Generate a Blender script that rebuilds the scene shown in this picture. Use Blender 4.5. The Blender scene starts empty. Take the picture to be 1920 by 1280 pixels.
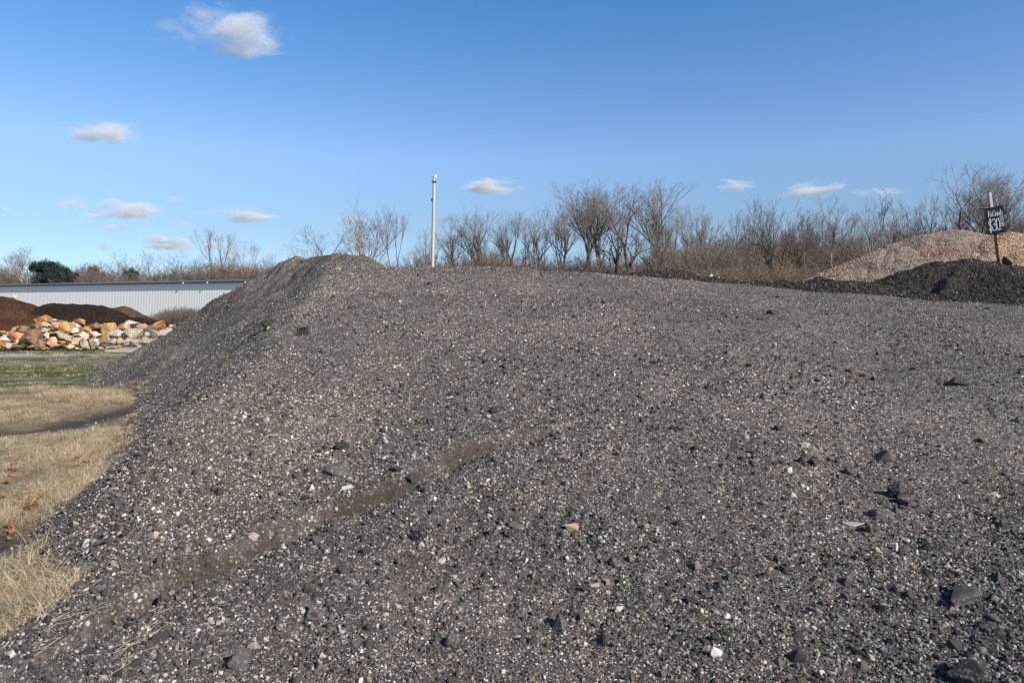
import bpy, bmesh, math, random
import numpy as np
from mathutils import Vector, Matrix, Quaternion, Euler

# ------------------------------------------------------------------ camera, sky, sun
S = bpy.context.scene
COL = S.collection
W, H, F = 1920.0, 1280.0, 1280.0
CAMZ, PITCH = 1.7, math.radians(-2.68)
cam_d = bpy.data.cameras.new('camera'); cam = bpy.data.objects.new('camera', cam_d); COL.objects.link(cam)
cam_d.sensor_width = 36; cam_d.lens = 36 * F / W
cam_d.clip_start = 0.05; cam_d.clip_end = 30000
cam.location = (0, 0, CAMZ); cam.rotation_euler = (math.radians(90) + PITCH, 0, 0)
S.camera = cam

SUN_EL, SUN_AZ = math.radians(31.5), math.radians(127)      # azimuth clockwise from straight ahead (+Y)
world = bpy.data.worlds.new('World'); S.world = world; world.use_nodes = True
nt = world.node_tree; nt.nodes.clear()
sky = nt.nodes.new('ShaderNodeTexSky'); sky.sky_type = 'NISHITA'; sky.sun_disc = False
sky.sun_elevation = SUN_EL; sky.sun_rotation = SUN_AZ
sky.air_density = 1.0; sky.dust_density = 0.0; sky.ozone_density = 6.0; sky.altitude = 0
bg = nt.nodes.new('ShaderNodeBackground'); bg.inputs['Strength'].default_value = 0.15
wo = nt.nodes.new('ShaderNodeOutputWorld')
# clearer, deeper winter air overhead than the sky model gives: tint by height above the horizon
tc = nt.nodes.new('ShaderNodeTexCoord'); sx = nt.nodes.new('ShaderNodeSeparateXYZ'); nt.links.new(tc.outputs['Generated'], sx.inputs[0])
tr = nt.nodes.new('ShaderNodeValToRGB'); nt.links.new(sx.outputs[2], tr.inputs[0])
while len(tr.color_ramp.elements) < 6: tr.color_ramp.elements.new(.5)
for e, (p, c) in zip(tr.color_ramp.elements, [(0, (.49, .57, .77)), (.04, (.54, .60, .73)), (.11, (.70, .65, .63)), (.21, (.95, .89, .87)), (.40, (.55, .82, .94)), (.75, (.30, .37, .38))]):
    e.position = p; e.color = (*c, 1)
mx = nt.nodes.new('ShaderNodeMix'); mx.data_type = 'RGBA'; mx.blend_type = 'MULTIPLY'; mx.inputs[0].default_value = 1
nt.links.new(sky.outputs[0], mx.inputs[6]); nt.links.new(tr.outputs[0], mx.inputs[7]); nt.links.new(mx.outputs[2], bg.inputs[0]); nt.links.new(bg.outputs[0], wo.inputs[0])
sd = bpy.data.lights.new('sun', 'SUN'); sd.energy = 5.0; sd.angle = math.radians(0.5); sd.color = (1.0, 0.945, 0.87)
sun = bpy.data.objects.new('sun', sd); COL.objects.link(sun)
sdir = Vector((math.sin(SUN_AZ) * math.cos(SUN_EL), math.cos(SUN_AZ) * math.cos(SUN_EL), math.sin(SUN_EL)))
sun.rotation_euler = sdir.to_track_quat('Z', 'Y').to_euler()
sun.location = (60, -20, 60)
S.view_settings.view_transform = 'Standard'; S.view_settings.look = 'None'
S.view_settings.exposure = 0.28; S.view_settings.gamma = 1.0; S.view_settings.use_curve_mapping = False
S.cycles.use_denoising = False; S.cycles.volume_bounces = 2; S.cycles.max_bounces = 8; S.cycles.transparent_max_bounces = 16

# ------------------------------------------------------------------ numeric helpers
def hash2(ix, iy, seed):
    h = (ix.astype(np.int64) * 374761393 + iy.astype(np.int64) * 668265263 + seed * 1274126177) & 0xffffffff
    h = ((h ^ (h >> 13)) * 1274126177) & 0xffffffff
    h = ((h ^ (h >> 16)) * 2246822519) & 0xffffffff
    return ((h ^ (h >> 15)) & 0xffffff) / float(0xffffff)
def vnoise(x, y, seed=0):
    x = np.asarray(x, float); y = np.asarray(y, float)
    xi = np.floor(x); yi = np.floor(y); fx = x - xi; fy = y - yi
    u = fx * fx * fx * (fx * (fx * 6 - 15) + 10); v = fy * fy * fy * (fy * (fy * 6 - 15) + 10)
    a = hash2(xi, yi, seed); b = hash2(xi + 1, yi, seed); c = hash2(xi, yi + 1, seed); d = hash2(xi + 1, yi + 1, seed)
    return ((a + (b - a) * u) * (1 - v) + (c + (d - c) * u) * v) * 2 - 1
def fbm(x, y, octs, seed=0, gain=0.5, lac=2.03):
    s = 0; a = 1.0; t = 0
    for i in range(octs):
        c, sn = math.cos(i * 1.1), math.sin(i * 1.1)
        s = s + a * vnoise(c * x - sn * y, sn * x + c * y, seed + i * 17); t += a
        a *= gain; x = x * lac; y = y * lac
    return s / t
def lumps(x, y, octs, seed=0, gain=0.55):          # billowy clods: rounded tops, sharp creases
    s = 0; a = 1.0; t = 0
    for i in range(octs):
        c, sn = math.cos(i * 1.7 + .4), math.sin(i * 1.7 + .4)
        s = s + a * (1 - 2 * np.sqrt(np.abs(vnoise(c * x - sn * y, sn * x + c * y, seed + i * 31)))); t += a
        a *= gain; x = x * 2.1; y = y * 2.1
    return -s / t
def smin(a, b, k):
    h = np.clip(0.5 + 0.5 * (b - a) / k, 0, 1)
    return b * (1 - h) + a * h - k * h * (1 - h)
def smax(a, b, k): return -smin(-a, -b, k)
def sstep(e0, e1, x):
    t = np.clip((x - e0) / (e1 - e0), 0, 1); return t * t * (3 - 2 * t)
def ray(px, py):
    x = (px - W / 2) / F; u = (H / 2 - py) / F
    c, s = math.cos(PITCH), math.sin(PITCH)
    return Vector((x, c - s * u, s + c * u))
def at_depth(px, py, y):
    r = ray(px, py); return Vector((0, 0, CAMZ)) + r * (y / r.y)
def ground_hit(px, py, z=0.0):
    r = ray(px, py); return Vector((0, 0, CAMZ)) + r * ((z - CAMZ) / r.z)
def surf_hit(px, py, fn, y0=2.0, y1=40.0):
    r = ray(px, py); t = np.linspace(y0, y1, 6000) / r.y
    X = r.x * t; Y = r.y * t; Z = CAMZ + r.z * t
    d = Z - fn(X, Y)
    k = int(np.argmax(d < 0)) if (d < 0).any() else len(t) - 1
    return Vector((X[k], Y[k], Z[k]))
def poly_sdf(x, y, P):
    P = np.array(P, float); n = len(P); d2 = np.full(np.shape(x), 1e9); inside = np.zeros(np.shape(x), bool)
    for i in range(n):
        ax, ay = P[i]; bx, by = P[(i + 1) % n]
        ex, ey = bx - ax, by - ay
        t = np.clip(((x - ax) * ex + (y - ay) * ey) / (ex * ex + ey * ey), 0, 1)
        d2 = np.minimum(d2, (x - ax - t * ex) ** 2 + (y - ay - t * ey) ** 2)
        cross = ((ay > y) != (by > y)) & (x < (bx - ax) * (y - ay) / (by - ay + 1e-12) + ax)
        inside ^= cross
    d = np.sqrt(d2); return np.where(inside, d, -d)
def line_dist(x, y, L):
    d2 = np.full(np.shape(x), 1e9); sg = np.zeros(np.shape(x))
    for (ax, ay), (bx, by) in zip(L[:-1], L[1:]):
        ex, ey = bx - ax, by - ay
        t = np.clip(((x - ax) * ex + (y - ay) * ey) / (ex * ex + ey * ey), 0, 1)
        q = (x - ax - t * ex) ** 2 + (y - ay - t * ey) ** 2
        s = np.sign(ex * (y - ay) - ey * (x - ax))
        sg = np.where(q < d2, s, sg); d2 = np.minimum(d2, q)
    return np.sqrt(d2), sg

# ------------------------------------------------------------------ object helpers
def tag(o, label=None, cat=None, group=None, kind=None):
    if label: o['label'] = label
    if cat: o['category'] = cat
    if group: o['group'] = group
    if kind: o['kind'] = kind
    return o
def link(name, me, mat=None, parent=None, loc=None, smooth=False):
    o = bpy.data.objects.new(name, me); COL.objects.link(o)
    if mat is not None and not me.materials: me.materials.append(mat)
    if parent is not None: o.parent = parent
    if loc is not None: o.location = loc
    if smooth: me.polygons.foreach_set('use_smooth', np.ones(len(me.polygons), bool))
    return o
def empty(name, loc, rz=0.0):
    o = bpy.data.objects.new(name, None); COL.objects.link(o); o.location = loc; o.rotation_euler = (0, 0, rz)
    o.empty_display_size = 0.2; return o
def np_mesh(name, V, Fq, smooth=False):
    V = np.ascontiguousarray(V, np.float32); Fq = np.ascontiguousarray(Fq, np.int32)
    me = bpy.data.meshes.new(name); k = Fq.shape[1]
    me.vertices.add(len(V)); me.vertices.foreach_set('co', V.ravel())
    me.loops.add(Fq.size); me.loops.foreach_set('vertex_index', Fq.ravel())
    me.polygons.add(len(Fq)); me.polygons.foreach_set('loop_start', np.arange(0, Fq.size, k, dtype=np.int32))
    me.update(calc_edges=True)
    if smooth: me.polygons.foreach_set('use_smooth', np.ones(len(Fq), bool))
    return me
def grid_mesh(name, X, Y, Z, keep=None, attrs=None, smooth=True):
    ny, nx = X.shape
    idx = np.arange(ny * nx).reshape(ny, nx)
    q = np.stack([idx[:-1, :-1], idx[:-1, 1:], idx[1:, 1:], idx[1:, :-1]], -1).reshape(-1, 4)
    V = np.stack([X.ravel(), Y.ravel(), Z.ravel()], 1)
    A = {k: v.ravel() for k, v in (attrs or {}).items()}
    if keep is not None:
        kk = keep.ravel(); q = q[kk[q].any(1)]
        used = np.unique(q); remap = np.full(len(V), -1); remap[used] = np.arange(len(used))
        V = V[used]; q = remap[q]; A = {k: v[used] for k, v in A.items()}
    me = np_mesh(name, V, q, smooth)
    for k, v in A.items():
        at = me.attributes.new(k, 'FLOAT', 'POINT'); at.data.foreach_set('value', v.astype(np.float32))
    return me
def tubes(segs, sides=3, rot=0.0):
    """segs: array n x 8 (p0, p1, r0, r1) -> verts, quads"""
    s = np.asarray(segs, float); p0, p1, r0, r1 = s[:, :3], s[:, 3:6], s[:, 6], s[:, 7]
    d = p1 - p0; L = np.linalg.norm(d, axis=1, keepdims=True); d = d / np.maximum(L, 1e-9)
    up = np.where(np.abs(d[:, 2:3]) > 0.9, np.array([[1., 0, 0]]), np.array([[0., 0, 1]]))
    u = np.cross(d, up); u /= np.linalg.norm(u, axis=1, keepdims=True); v = np.cross(d, u)
    n = len(s); V = np.zeros((n, 2 * sides, 3))
    for k in range(sides):
        a = rot + 2 * math.pi * k / sides; w = u * math.cos(a) + v * math.sin(a)
        V[:, k] = p0 + w * r0[:, None]; V[:, sides + k] = p1 + w * r1[:, None]
    base = (np.arange(n) * 2 * sides)[:, None]
    Q = np.concatenate([np.stack([base[:, 0] + k, base[:, 0] + (k + 1) % sides, base[:, 0] + sides + (k + 1) % sides, base[:, 0] + sides + k], 1) for k in range(sides)])
    return V.reshape(-1, 3), Q
def box_bm(bm, c, s, rot=None):
    m = Matrix.Translation(c) @ (rot.to_4x4() if rot is not None else Matrix.Identity(4)) @ Matrix.Diagonal((s[0], s[1], s[2], 1))
    return bmesh.ops.create_cube(bm, size=1.0, matrix=m)
def bm_obj(name, bm, mat, parent=None, loc=None, smooth=False):
    me = bpy.data.meshes.new(name); bm.to_mesh(me); bm.free(); return link(name, me, mat, parent, loc, smooth)

# ------------------------------------------------------------------ material helpers
class NT:
    def __init__(s, name):
        s.m = bpy.data.materials.new(name); s.m.use_nodes = True; s.t = s.m.node_tree; s.t.nodes.clear()
        s.out = s.t.nodes.new('ShaderNodeOutputMaterial')
    def n(s, typ, **kw):
        nd = s.t.nodes.new(typ)
        for k, v in kw.items():
            if k in nd.inputs: s.set(nd.inputs[k], v)
            else: setattr(nd, k, v)
        return nd
    def set(s, sock, v):
        if hasattr(v, 'is_output') or isinstance(v, bpy.types.NodeSocket): s.t.links.new(v, sock)
        else: sock.default_value = v
    def coord(s, kind='Object'): return s.n('ShaderNodeTexCoord').outputs[kind]
    def noise(s, vec, scale, detail=4, rough=.55, dist=0.0):
        nd = s.n('ShaderNodeTexNoise'); s.set(nd.inputs['Vector'], vec); nd.inputs['Scale'].default_value = scale
        nd.inputs['Detail'].default_value = detail; nd.inputs['Roughness'].default_value = rough; nd.inputs['Distortion'].default_value = dist
        return nd.outputs[0]
    def voro(s, vec, scale, feature='F1', out='Distance', rnd=1.0):
        nd = s.n('ShaderNodeTexVoronoi'); nd.feature = feature; s.set(nd.inputs['Vector'], vec)
        nd.inputs['Scale'].default_value = scale; nd.inputs['Randomness'].default_value = rnd
        return nd.outputs[out]
    def ramp(s, fac, stops, interp='LINEAR'):
        nd = s.n('ShaderNodeValToRGB'); cr = nd.color_ramp; cr.interpolation = interp
        while len(cr.elements) < len(stops): cr.elements.new(0.5)
        for e, (p, c) in zip(cr.elements, stops):
            e.position = p; e.color = (*(c if hasattr(c, '__len__') else (c, c, c)), 1)
        s.set(nd.inputs[0], fac); return nd.outputs[0]
    def mix(s, f, a, b, mode='MIX'):
        nd = s.n('ShaderNodeMix', data_type='RGBA', blend_type=mode)
        for sock, v in ((nd.inputs[0], f), (nd.inputs[6], a), (nd.inputs[7], b)):
            if isinstance(v, tuple) and len(v) == 3: v = (*v, 1)
            s.set(sock, v)
        return nd.outputs[2]
    def math(s, op, a, b=0.0, clamp=False):
        nd = s.n('ShaderNodeMath', operation=op, use_clamp=clamp); s.set(nd.inputs[0], a); s.set(nd.inputs[1], b); return nd.outputs[0]
    def attr(s, name, typ='GEOMETRY', out='Fac'):
        nd = s.n('ShaderNodeAttribute', attribute_name=name, attribute_type=typ); return nd.outputs[out]
    def bump(s, h, dist, strength=1.0, normal=None):
        nd = s.n('ShaderNodeBump'); s.set(nd.inputs['Height'], h); nd.inputs['Distance'].default_value = dist
        nd.inputs['Strength'].default_value = strength
        if normal is not None: s.set(nd.inputs['Normal'], normal)
        return nd.outputs[0]
    def finish(s, col, rough=.9, normal=None, spec=.3, **kw):
        b = s.n('ShaderNodeBsdfPrincipled')
        if isinstance(col, tuple) and len(col) == 3: col = (*col, 1)
        s.set(b.inputs['Base Color'], col); s.set(b.inputs['Roughness'], rough); b.inputs['Specular IOR Level'].default_value = spec
        for k, v in kw.items(): s.set(b.inputs[k.replace('_', ' ')], v)
        if normal is not None: s.set(b.inputs['Normal'], normal)
        s.t.links.new(b.outputs[0], s.out.inputs[0]); return s.m

GRAVEL = [(0, (.056, .049, .045)), (.12, (.086, .075, .068)), (.28, (.108, .095, .085)), (.44, (.125, .110, .098)), (.54, (.094, .090, .089)),
          (.62, (.145, .128, .112)), (.70, (.19, .178, .168)), (.76, (.27, .24, .205)), (.825, (.40, .34, .27)), (.862, (.40, .27, .18)), (.872, (.52, .47, .395)),
          (.915, (.40, .385, .37)), (.962, (.56, .515, .45)), (.988, (.68, .655, .61))]

def mat_stone(name, dark=1.0, stops=GRAVEL, tint=(1, 1, 1)):
    m = NT(name); rnd = m.n('ShaderNodeObjectInfo').outputs['Random']
    col = m.ramp(rnd, stops, 'CONSTANT')
    g = m.n('ShaderNodeNewGeometry').outputs['Position']
    v = m.noise(g, 260, 3); col = m.mix(1.0, col, m.ramp(v, [(.3, .70 * dark), (.7, 1.50 * dark)]), 'MULTIPLY')
    br = m.noise(g, .55, 3); col = m.mix(1.0, col, m.ramp(br, [(.36, (.76, .76, .78)), (.64, (1.20, 1.13, 1.07))]), 'MULTIPLY')
    col = m.mix(1.0, col, tint, 'MULTIPLY')
    return m.finish(col, .88, m.bump(v, .0015, .7))

def mat_pile(name, stops, scale=70, base=(.122, .105, .093), dark=1.0, warm=None, mask=.5, big=1.0):
    """crushed aggregate seen as a surface: two sizes of cells, each with its own colour, over fines"""
    m = NT(name); P = m.coord('Object')
    w = m.noise(P, 35, 2); Pw = m.n('ShaderNodeVectorMath', operation='ADD')
    m.set(Pw.inputs[0], P)
    wv = m.n('ShaderNodeVectorMath', operation='SCALE'); nn = m.n('ShaderNodeTexNoise'); m.set(nn.inputs['Vector'], P); nn.inputs['Scale'].default_value = 90 * scale / 70
    m.set(wv.inputs[0], nn.outputs[1]); wv.inputs['Scale'].default_value = .012 * 70 / scale; m.set(Pw.inputs[1], wv.outputs[0]); Pw = Pw.outputs[0]
    c1 = m.voro(Pw, scale, 'F1', 'Color'); d1 = m.voro(Pw, scale, 'F1', 'Distance')
    c2 = m.voro(Pw, scale * .42, 'F1', 'Color'); d2 = m.voro(Pw, scale * .42, 'F1', 'Distance')
    r1 = m.n('ShaderNodeSeparateColor'); m.set(r1.inputs[0], c1); r2 = m.n('ShaderNodeSeparateColor'); m.set(r2.inputs[0], c2)
    s1 = m.ramp(r1.outputs[0], stops, 'CONSTANT'); s2 = m.ramp(r2.outputs[0], stops, 'CONSTANT')
    f = m.math('MULTIPLY', m.math('GREATER_THAN', r2.outputs[1], .62), m.math('LESS_THAN', d2, .42))
    col = m.mix(f, s1, s2)
    fines = m.ramp(m.noise(P, 3.0, 6, .65), [(.38, tuple(c * .75 for c in base)), (.62, tuple(c * 1.25 for c in base))])
    gap = m.ramp(d1, [(.38, 0.0), (.62, 1.0)])
    col = m.mix(gap, col, fines)
    a = m.attr('fines'); col = m.mix(m.math('MULTIPLY', a, .85), col, m.mix(m.noise(P, 60, 3), (.024, .018, .013), (.085, .065, .047)))
    lf = m.noise(P, .5, 4, .6); col = m.mix(1.0, col, m.ramp(lf, [(.32, (.80 * dark, .78 * dark, .79 * dark)), (.68, (1.30 * dark, 1.25 * dark, 1.2 * dark))]), 'MULTIPLY')
    if warm is not None: col = m.mix(m.ramp(m.noise(P, warm[1], 5, .6), [(.46, 0.0), (.60, warm[2])]), col, warm[0])
    h = m.math('ADD', m.math('MULTIPLY', m.math('SUBTRACT', 1.0, d1), 1.0), m.math('MULTIPLY', f, 1.2))
    h = m.math('ADD', h, m.math('MULTIPLY', m.noise(P, 9, 6, .65), 2.6 * big))
    return m.finish(col, .92, m.bump(h, .55 / scale, .9), .2)

# ------------------------------------------------------------------ main pile: shape
gh = lambda px, py: tuple(ground_hit(px, py)[:2])
TOE = [gh(150, 713), gh(258, 737), gh(268, 760), gh(240, 800), gh(228, 850), gh(186, 900), gh(125, 950), gh(70, 1000),
       gh(30, 1070), gh(50, 1130), gh(40, 1190), gh(-20, 1250), (-2.7, 2.2), (-2.4, 0), (-1, -4), (8, -5), (32, -5), (32, 21), (12, 22.5),
       (-7.1, 22.6), (-8.9, 20.0), (-9.7, 17.3)]
RUT = [tuple(ground_hit(a, b, z)[:2]) for a, b, z in ((200, 1130, .32), (310, 1060, .38), (410, 1012, .45), (500, 972, .5), (620, 940, .52), (700, 915, .56), (770, 868, .66), (870, 822, .75), (1010, 780, .85))]
def Zramp(x, y):
    g = .204 - .0062 * np.clip(x, -2.5, 40)
    z = .15 + g * np.sqrt(np.maximum(y - 2.9, 0) ** 2 + .05)
    crest = 2.62 - .075 * np.clip(x, 0, 12) + .03 * np.clip(x, -2.5, 0)
    cap = crest - .035 * (y - 15)
    knob = (.43 + .05 * sstep(-4.2, -5.6, x)) * np.exp(-(((x + 5.45) / 2.5) ** 8)) * sstep(14.6, 16.1, y + .25 * x + 1.0)
    return smin(z, cap + knob, .16)
def Zmain(x, y, fine=True):
    x = np.asarray(x, float); y = np.asarray(y, float)
    wob = .16 * fbm(x * .9, y * .9, 3, 5)
    sdf = poly_sdf(x, y, TOE) + wob
    fl = sdf * .75 + .02
    z = smin(Zramp(x, y) + .05 * fbm(x * .35, y * .35, 3, 11), fl, .13) + .02
    inn = sstep(-.1, .8, sdf)
    z = z + inn * .045 * fbm(x * 1.1, y * 1.1, 3, 3)
    d, sg = line_dist(x, y, RUT)
    rw = 1 + .5 * fbm(x * 5, y * 5, 3, 9) + .9 * sstep(-.9, -2.2, x)
    amp = (.8 + .4 * fbm(x * .9, y * .9, 2, 41)) * sstep(-3.2, -2.4, x) * sstep(.9, -.2, x)
    ss = d * sg + .08 * fbm(x * 4, y * 4, 4, 33)       # broken step: the uphill side stands higher, a crack at its foot
    z = z + .085 * amp * sstep(0, .07, ss) * np.exp(-(np.maximum(ss, 0) / .55) ** 2) - .055 * amp * np.exp(-((ss + .03) / .045) ** 2)
    if fine:
        cl = fbm(x * .55, y * .55, 2, 77)
        z = z + inn * (.012 + .014 * sstep(0, .5, cl)) * lumps(x * 4.2, y * 4.2, 3, 21)
        z = z + inn * .006 * fbm(x * 19, y * 19, 2, 31)
        lf = sstep(-1.5, -4.5, x) * sstep(5, 9, y)
        z = z + inn * lf * (.07 * np.maximum(lumps(x * 1.6, y * 1.6, 3, 45), 0) + .05 * fbm(x * .9, y * .9, 3, 46))
        kn = np.exp(-(((x + 4.6) / 2.3) ** 2)) * sstep(14.5, 16, y)
        z = z + kn * .10 * lumps(x * 2.4, y * 2.4, 3, 61) + .10 * np.exp(-((x + 5.55) ** 2 + (y - 17.0) ** 2) / .10)
    return z
def fines_at(x, y):
    d, sg = line_dist(x, y, RUT)
    ss = d * sg + .08 * fbm(x * 4, y * 4, 4, 33)
    f = 1.0 * np.exp(-(((ss - .015) / np.maximum(.022, .050 + .09 * fbm(x * 5, y * 5, 4, 88) + .05 * sstep(-.9, -2.0, x))) ** 2)) * sstep(-.55, .0, fbm(x * 3.2, y * 3.2, 4, 8)) * sstep(.8, -.4, x)
    f = np.maximum(f,   .30 * sstep(.25, .55, fbm(x * .75 + 3, y * .75, 4, 19)))
    f = np.maximum(f, .7 * np.exp(-(((x + 4.6) / 2.6) ** 2)) * sstep(14.8, 15.6, y) * sstep(-.3, .3, fbm(x, y, 3, 4)))
    return np.clip(f, 0, 1)

M_pile = mat_pile('regrind_surface', GRAVEL, 62)
na, nd = 1150, 1250
t = np.linspace(-.95, 1.0, na); dd = 1.1 * (25.0 / 1.1) ** (np.linspace(0, 1, nd) ** .93)
T, D = np.meshgrid(t, dd); X = T * (D + 1.2); Y = D
Z = Zmain(X, Y)
me = grid_mesh('gravel_pile', X, Y, Z, keep=Z > -.25, attrs={'fines': fines_at(X, Y)})
# the part round the camera and behind it, coarser (meets the fan a little below it)
pile = link('gravel_pile', me, M_pile)
tag(pile, 'huge dark grey heap of crushed asphalt and gravel filling the foreground', 'gravel pile')

# ------------------------------------------------------------------ ground sheet
DITCH = [gh(-160, 822), gh(-60, 812), gh(0, 805), gh(60, 802), gh(110, 797), gh(170, 782), gh(215, 772), gh(245, 768)]
def Zground(x, y):
    d, sg = line_dist(x, y, DITCH)
    z = .03 * fbm(x * .4, y * .4, 4, 15) + .015 * fbm(x * 3, y * 3, 3, 16) * np.exp(-np.hypot(x, y) / 60)
    fade = sstep(-6.1, -7.3, x)
    z = z - (.06 + .12 * fade) * np.exp(-(d / (.26 + .30 * fade)) ** 2)
    far = sstep(60, 400, np.hypot(x, y)); return z * (1 - far)
def graded(a, b, fine, far, n):
    c = np.arange(a, b, fine); k = np.linspace(0, 1, n)[1:] ** 2.6
    return np.concatenate([(a - far * k)[::-1], c, b + far * k])
gx = graded(-14, -1.5, .045, 4000, 120); gy = graded(2, 19, .06, 4000, 150)
X, Y = np.meshgrid(gx, gy); Z = Zground(X, Y)
m = NT('field'); P = m.coord('Object')
sep = m.n('ShaderNodeSeparateXYZ'); m.set(sep.inputs[0], P); gy_ = sep.outputs[1]
n1 = m.noise(P, .35, 6, .62); n2 = m.noise(P, 2.6, 5, .6); n3 = m.noise(P, 38, 4, .7)
# stretched coordinates for tracks across the field
st = m.n('ShaderNodeMapping'); m.set(st.inputs['Vector'], P); st.inputs['Scale'].default_value = (.16, .62, 1)
n4 = m.noise(st.outputs[0], 1.0, 6, .6)
mud = m.mix(n3, (.06, .045, .032), (.19, .15, .11))
green = m.mix(n3, (.075, .085, .035), (.19, .19, .095))
straw = m.mix(n3, (.16, .12, .075), (.42, .35, .23))
grit = m.mix(n3, (.28, .27, .25), (.55, .53, .50))
colr = m.mix(m.ramp(n2, [(.40, 0.0), (.58, 1.0)]), mud, straw)
gmask = m.ramp(n4, [(.47, 0.0), (.57, 1.0)])
colr = m.mix(gmask, colr, green)
colr = m.mix(m.ramp(m.noise(st.outputs[0], 1.7, 4, .6), [(.58, 0.0), (.66, .8)]), colr, grit)
colr = m.mix(m.ramp(m.noise(P, 1.1, 6, .7), [(.46, 0.0), (.60, .8)]), colr, m.mix(n3, (.12, .09, .065), (.34, .27, .19)))
def band(y0, y1, s):      # smooth mask in metres along y
    a = m.n('ShaderNodeMapRange', interpolation_type='SMOOTHSTEP'); wob = m.math('ADD', gy_, m.math('MULTIPLY', m.math('SUBTRACT', n1, .5), s * 3))
    m.set(a.inputs[0], wob); a.inputs[1].default_value = y0 - s; a.inputs[2].default_value = y0 + s
    b = m.n('ShaderNodeMapRange', interpolation_type='SMOOTHSTEP'); m.set(b.inputs[0], wob); b.inputs[1].default_value = y1 + s; b.inputs[2].default_value = y1 - s
    return m.math('MULTIPLY', a.outputs[0], b.outputs[0])
patch = m.ramp(m.noise(P, .9, 6, .7), [(.42, 0.0), (.58, .85)]); colr = m.mix(m.math('MULTIPLY', band(17.6, 20.2, .9), patch), colr, green)
xr = m.n('ShaderNodeMapRange', interpolation_type='SMOOTHSTEP'); m.set(xr.inputs[0], sep.outputs[0]); xr.inputs[1].default_value = -13; xr.inputs[2].default_value = -17
colr = m.mix(m.math('MULTIPLY', band(24.6, 26.4, .5), xr.outputs[0]), colr, grit)
colr = m.mix(m.math('MULTIPLY', band(26.9, 29.2, .5), patch), colr, green)
nearm = m.n('ShaderNodeMapRange'); m.set(nearm.inputs[0], gy_); nearm.inputs[1].default_value = 15.5; nearm.inputs[2].default_value = 14.2
colr = m.mix(nearm.outputs[0], colr, m.mix(n2, (.10, .075, .05), (.30, .24, .15)))
wet = m.attr('wet'); colr = m.mix(wet, colr, m.mix(n3, (.018, .014, .010), (.085, .060, .035)))
rg = m.n('ShaderNodeMapRange'); m.set(rg.inputs[0], wet); rg.inputs[3].default_value = .95; rg.inputs[4].default_value = .45
M_ground = m.finish(colr, rg.outputs[0], m.bump(m.math('ADD', n3, m.math('MULTIPLY', n2, 3)), .03, .8), .25)
dl, _ = line_dist(X, Y, DITCH)
gp = gh(22, 1038); wet = np.maximum(np.exp(-(dl / .50) ** 4) * sstep(-.7, .0, fbm(X * 2, Y * 2, 3, 81) + .35), 1.0 * np.exp(-(np.hypot(X - gp[0], Y - gp[1]) / .5) ** 4))
g = link('ground', grid_mesh('ground', X, Y, Z, attrs={'wet': wet}), M_ground); tag(g, kind='structure')
# ponded water in the ditch
m = NT('ditch_water'); P = m.coord('Object')
M_water = m.finish((.02, .018, .014), .04, m.bump(m.noise(P, 14, 3), .012, .5), .5)
px_, py_ = np.meshgrid(np.linspace(-9.5, -5.9, 60), np.linspace(8.6, 11.6, 60))
dl, _ = line_dist(px_, py_, DITCH)
w = link('water', grid_mesh('water', px_, py_, np.full_like(px_, -.118), keep=(dl < .5) & (px_ < -6.65)), M_water); tag(w, kind='structure')

# ------------------------------------------------------------------ stones: prototypes and scatter
def hull_mesh(name, rng, n=14, squash=(1, .8, .6), bevel=0.0):
    bm = bmesh.new()
    for i in range(n):
        v = Vector((rng.gauss(0, 1), rng.gauss(0, 1), rng.gauss(0, 1))).normalized() * rng.uniform(.82, 1.1)
        bm.verts.new((v.x * squash[0], v.y * squash[1], v.z * squash[2]))
    r = bmesh.ops.convex_hull(bm, input=bm.verts)
    bmesh.ops.delete(bm, geom=[e for e in r['geom_interior'] if isinstance(e, bmesh.types.BMVert)], context='VERTS')
    if bevel: bmesh.ops.bevel(bm, geom=list(bm.edges), offset=bevel, segments=1, affect='EDGES', clamp_overlap=True)
    me = bpy.data.meshes.new(name); bm.to_mesh(me); bm.free(); return me
def proto_coll(name, mat, seed, count, n=13, flat=(.45, .85), coll=None, nm='stone'):
    rng = random.Random(seed); c = coll or bpy.data.collections.new(name)
    for i in range(count):
        me = hull_mesh('stone', rng, n + rng.randint(-2, 3), (1, rng.uniform(.6, 1), rng.uniform(*flat))); me.materials.append(mat)
        c.objects.link(bpy.data.objects.new('%s%02d' % (nm, i), me))
    return c
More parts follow.
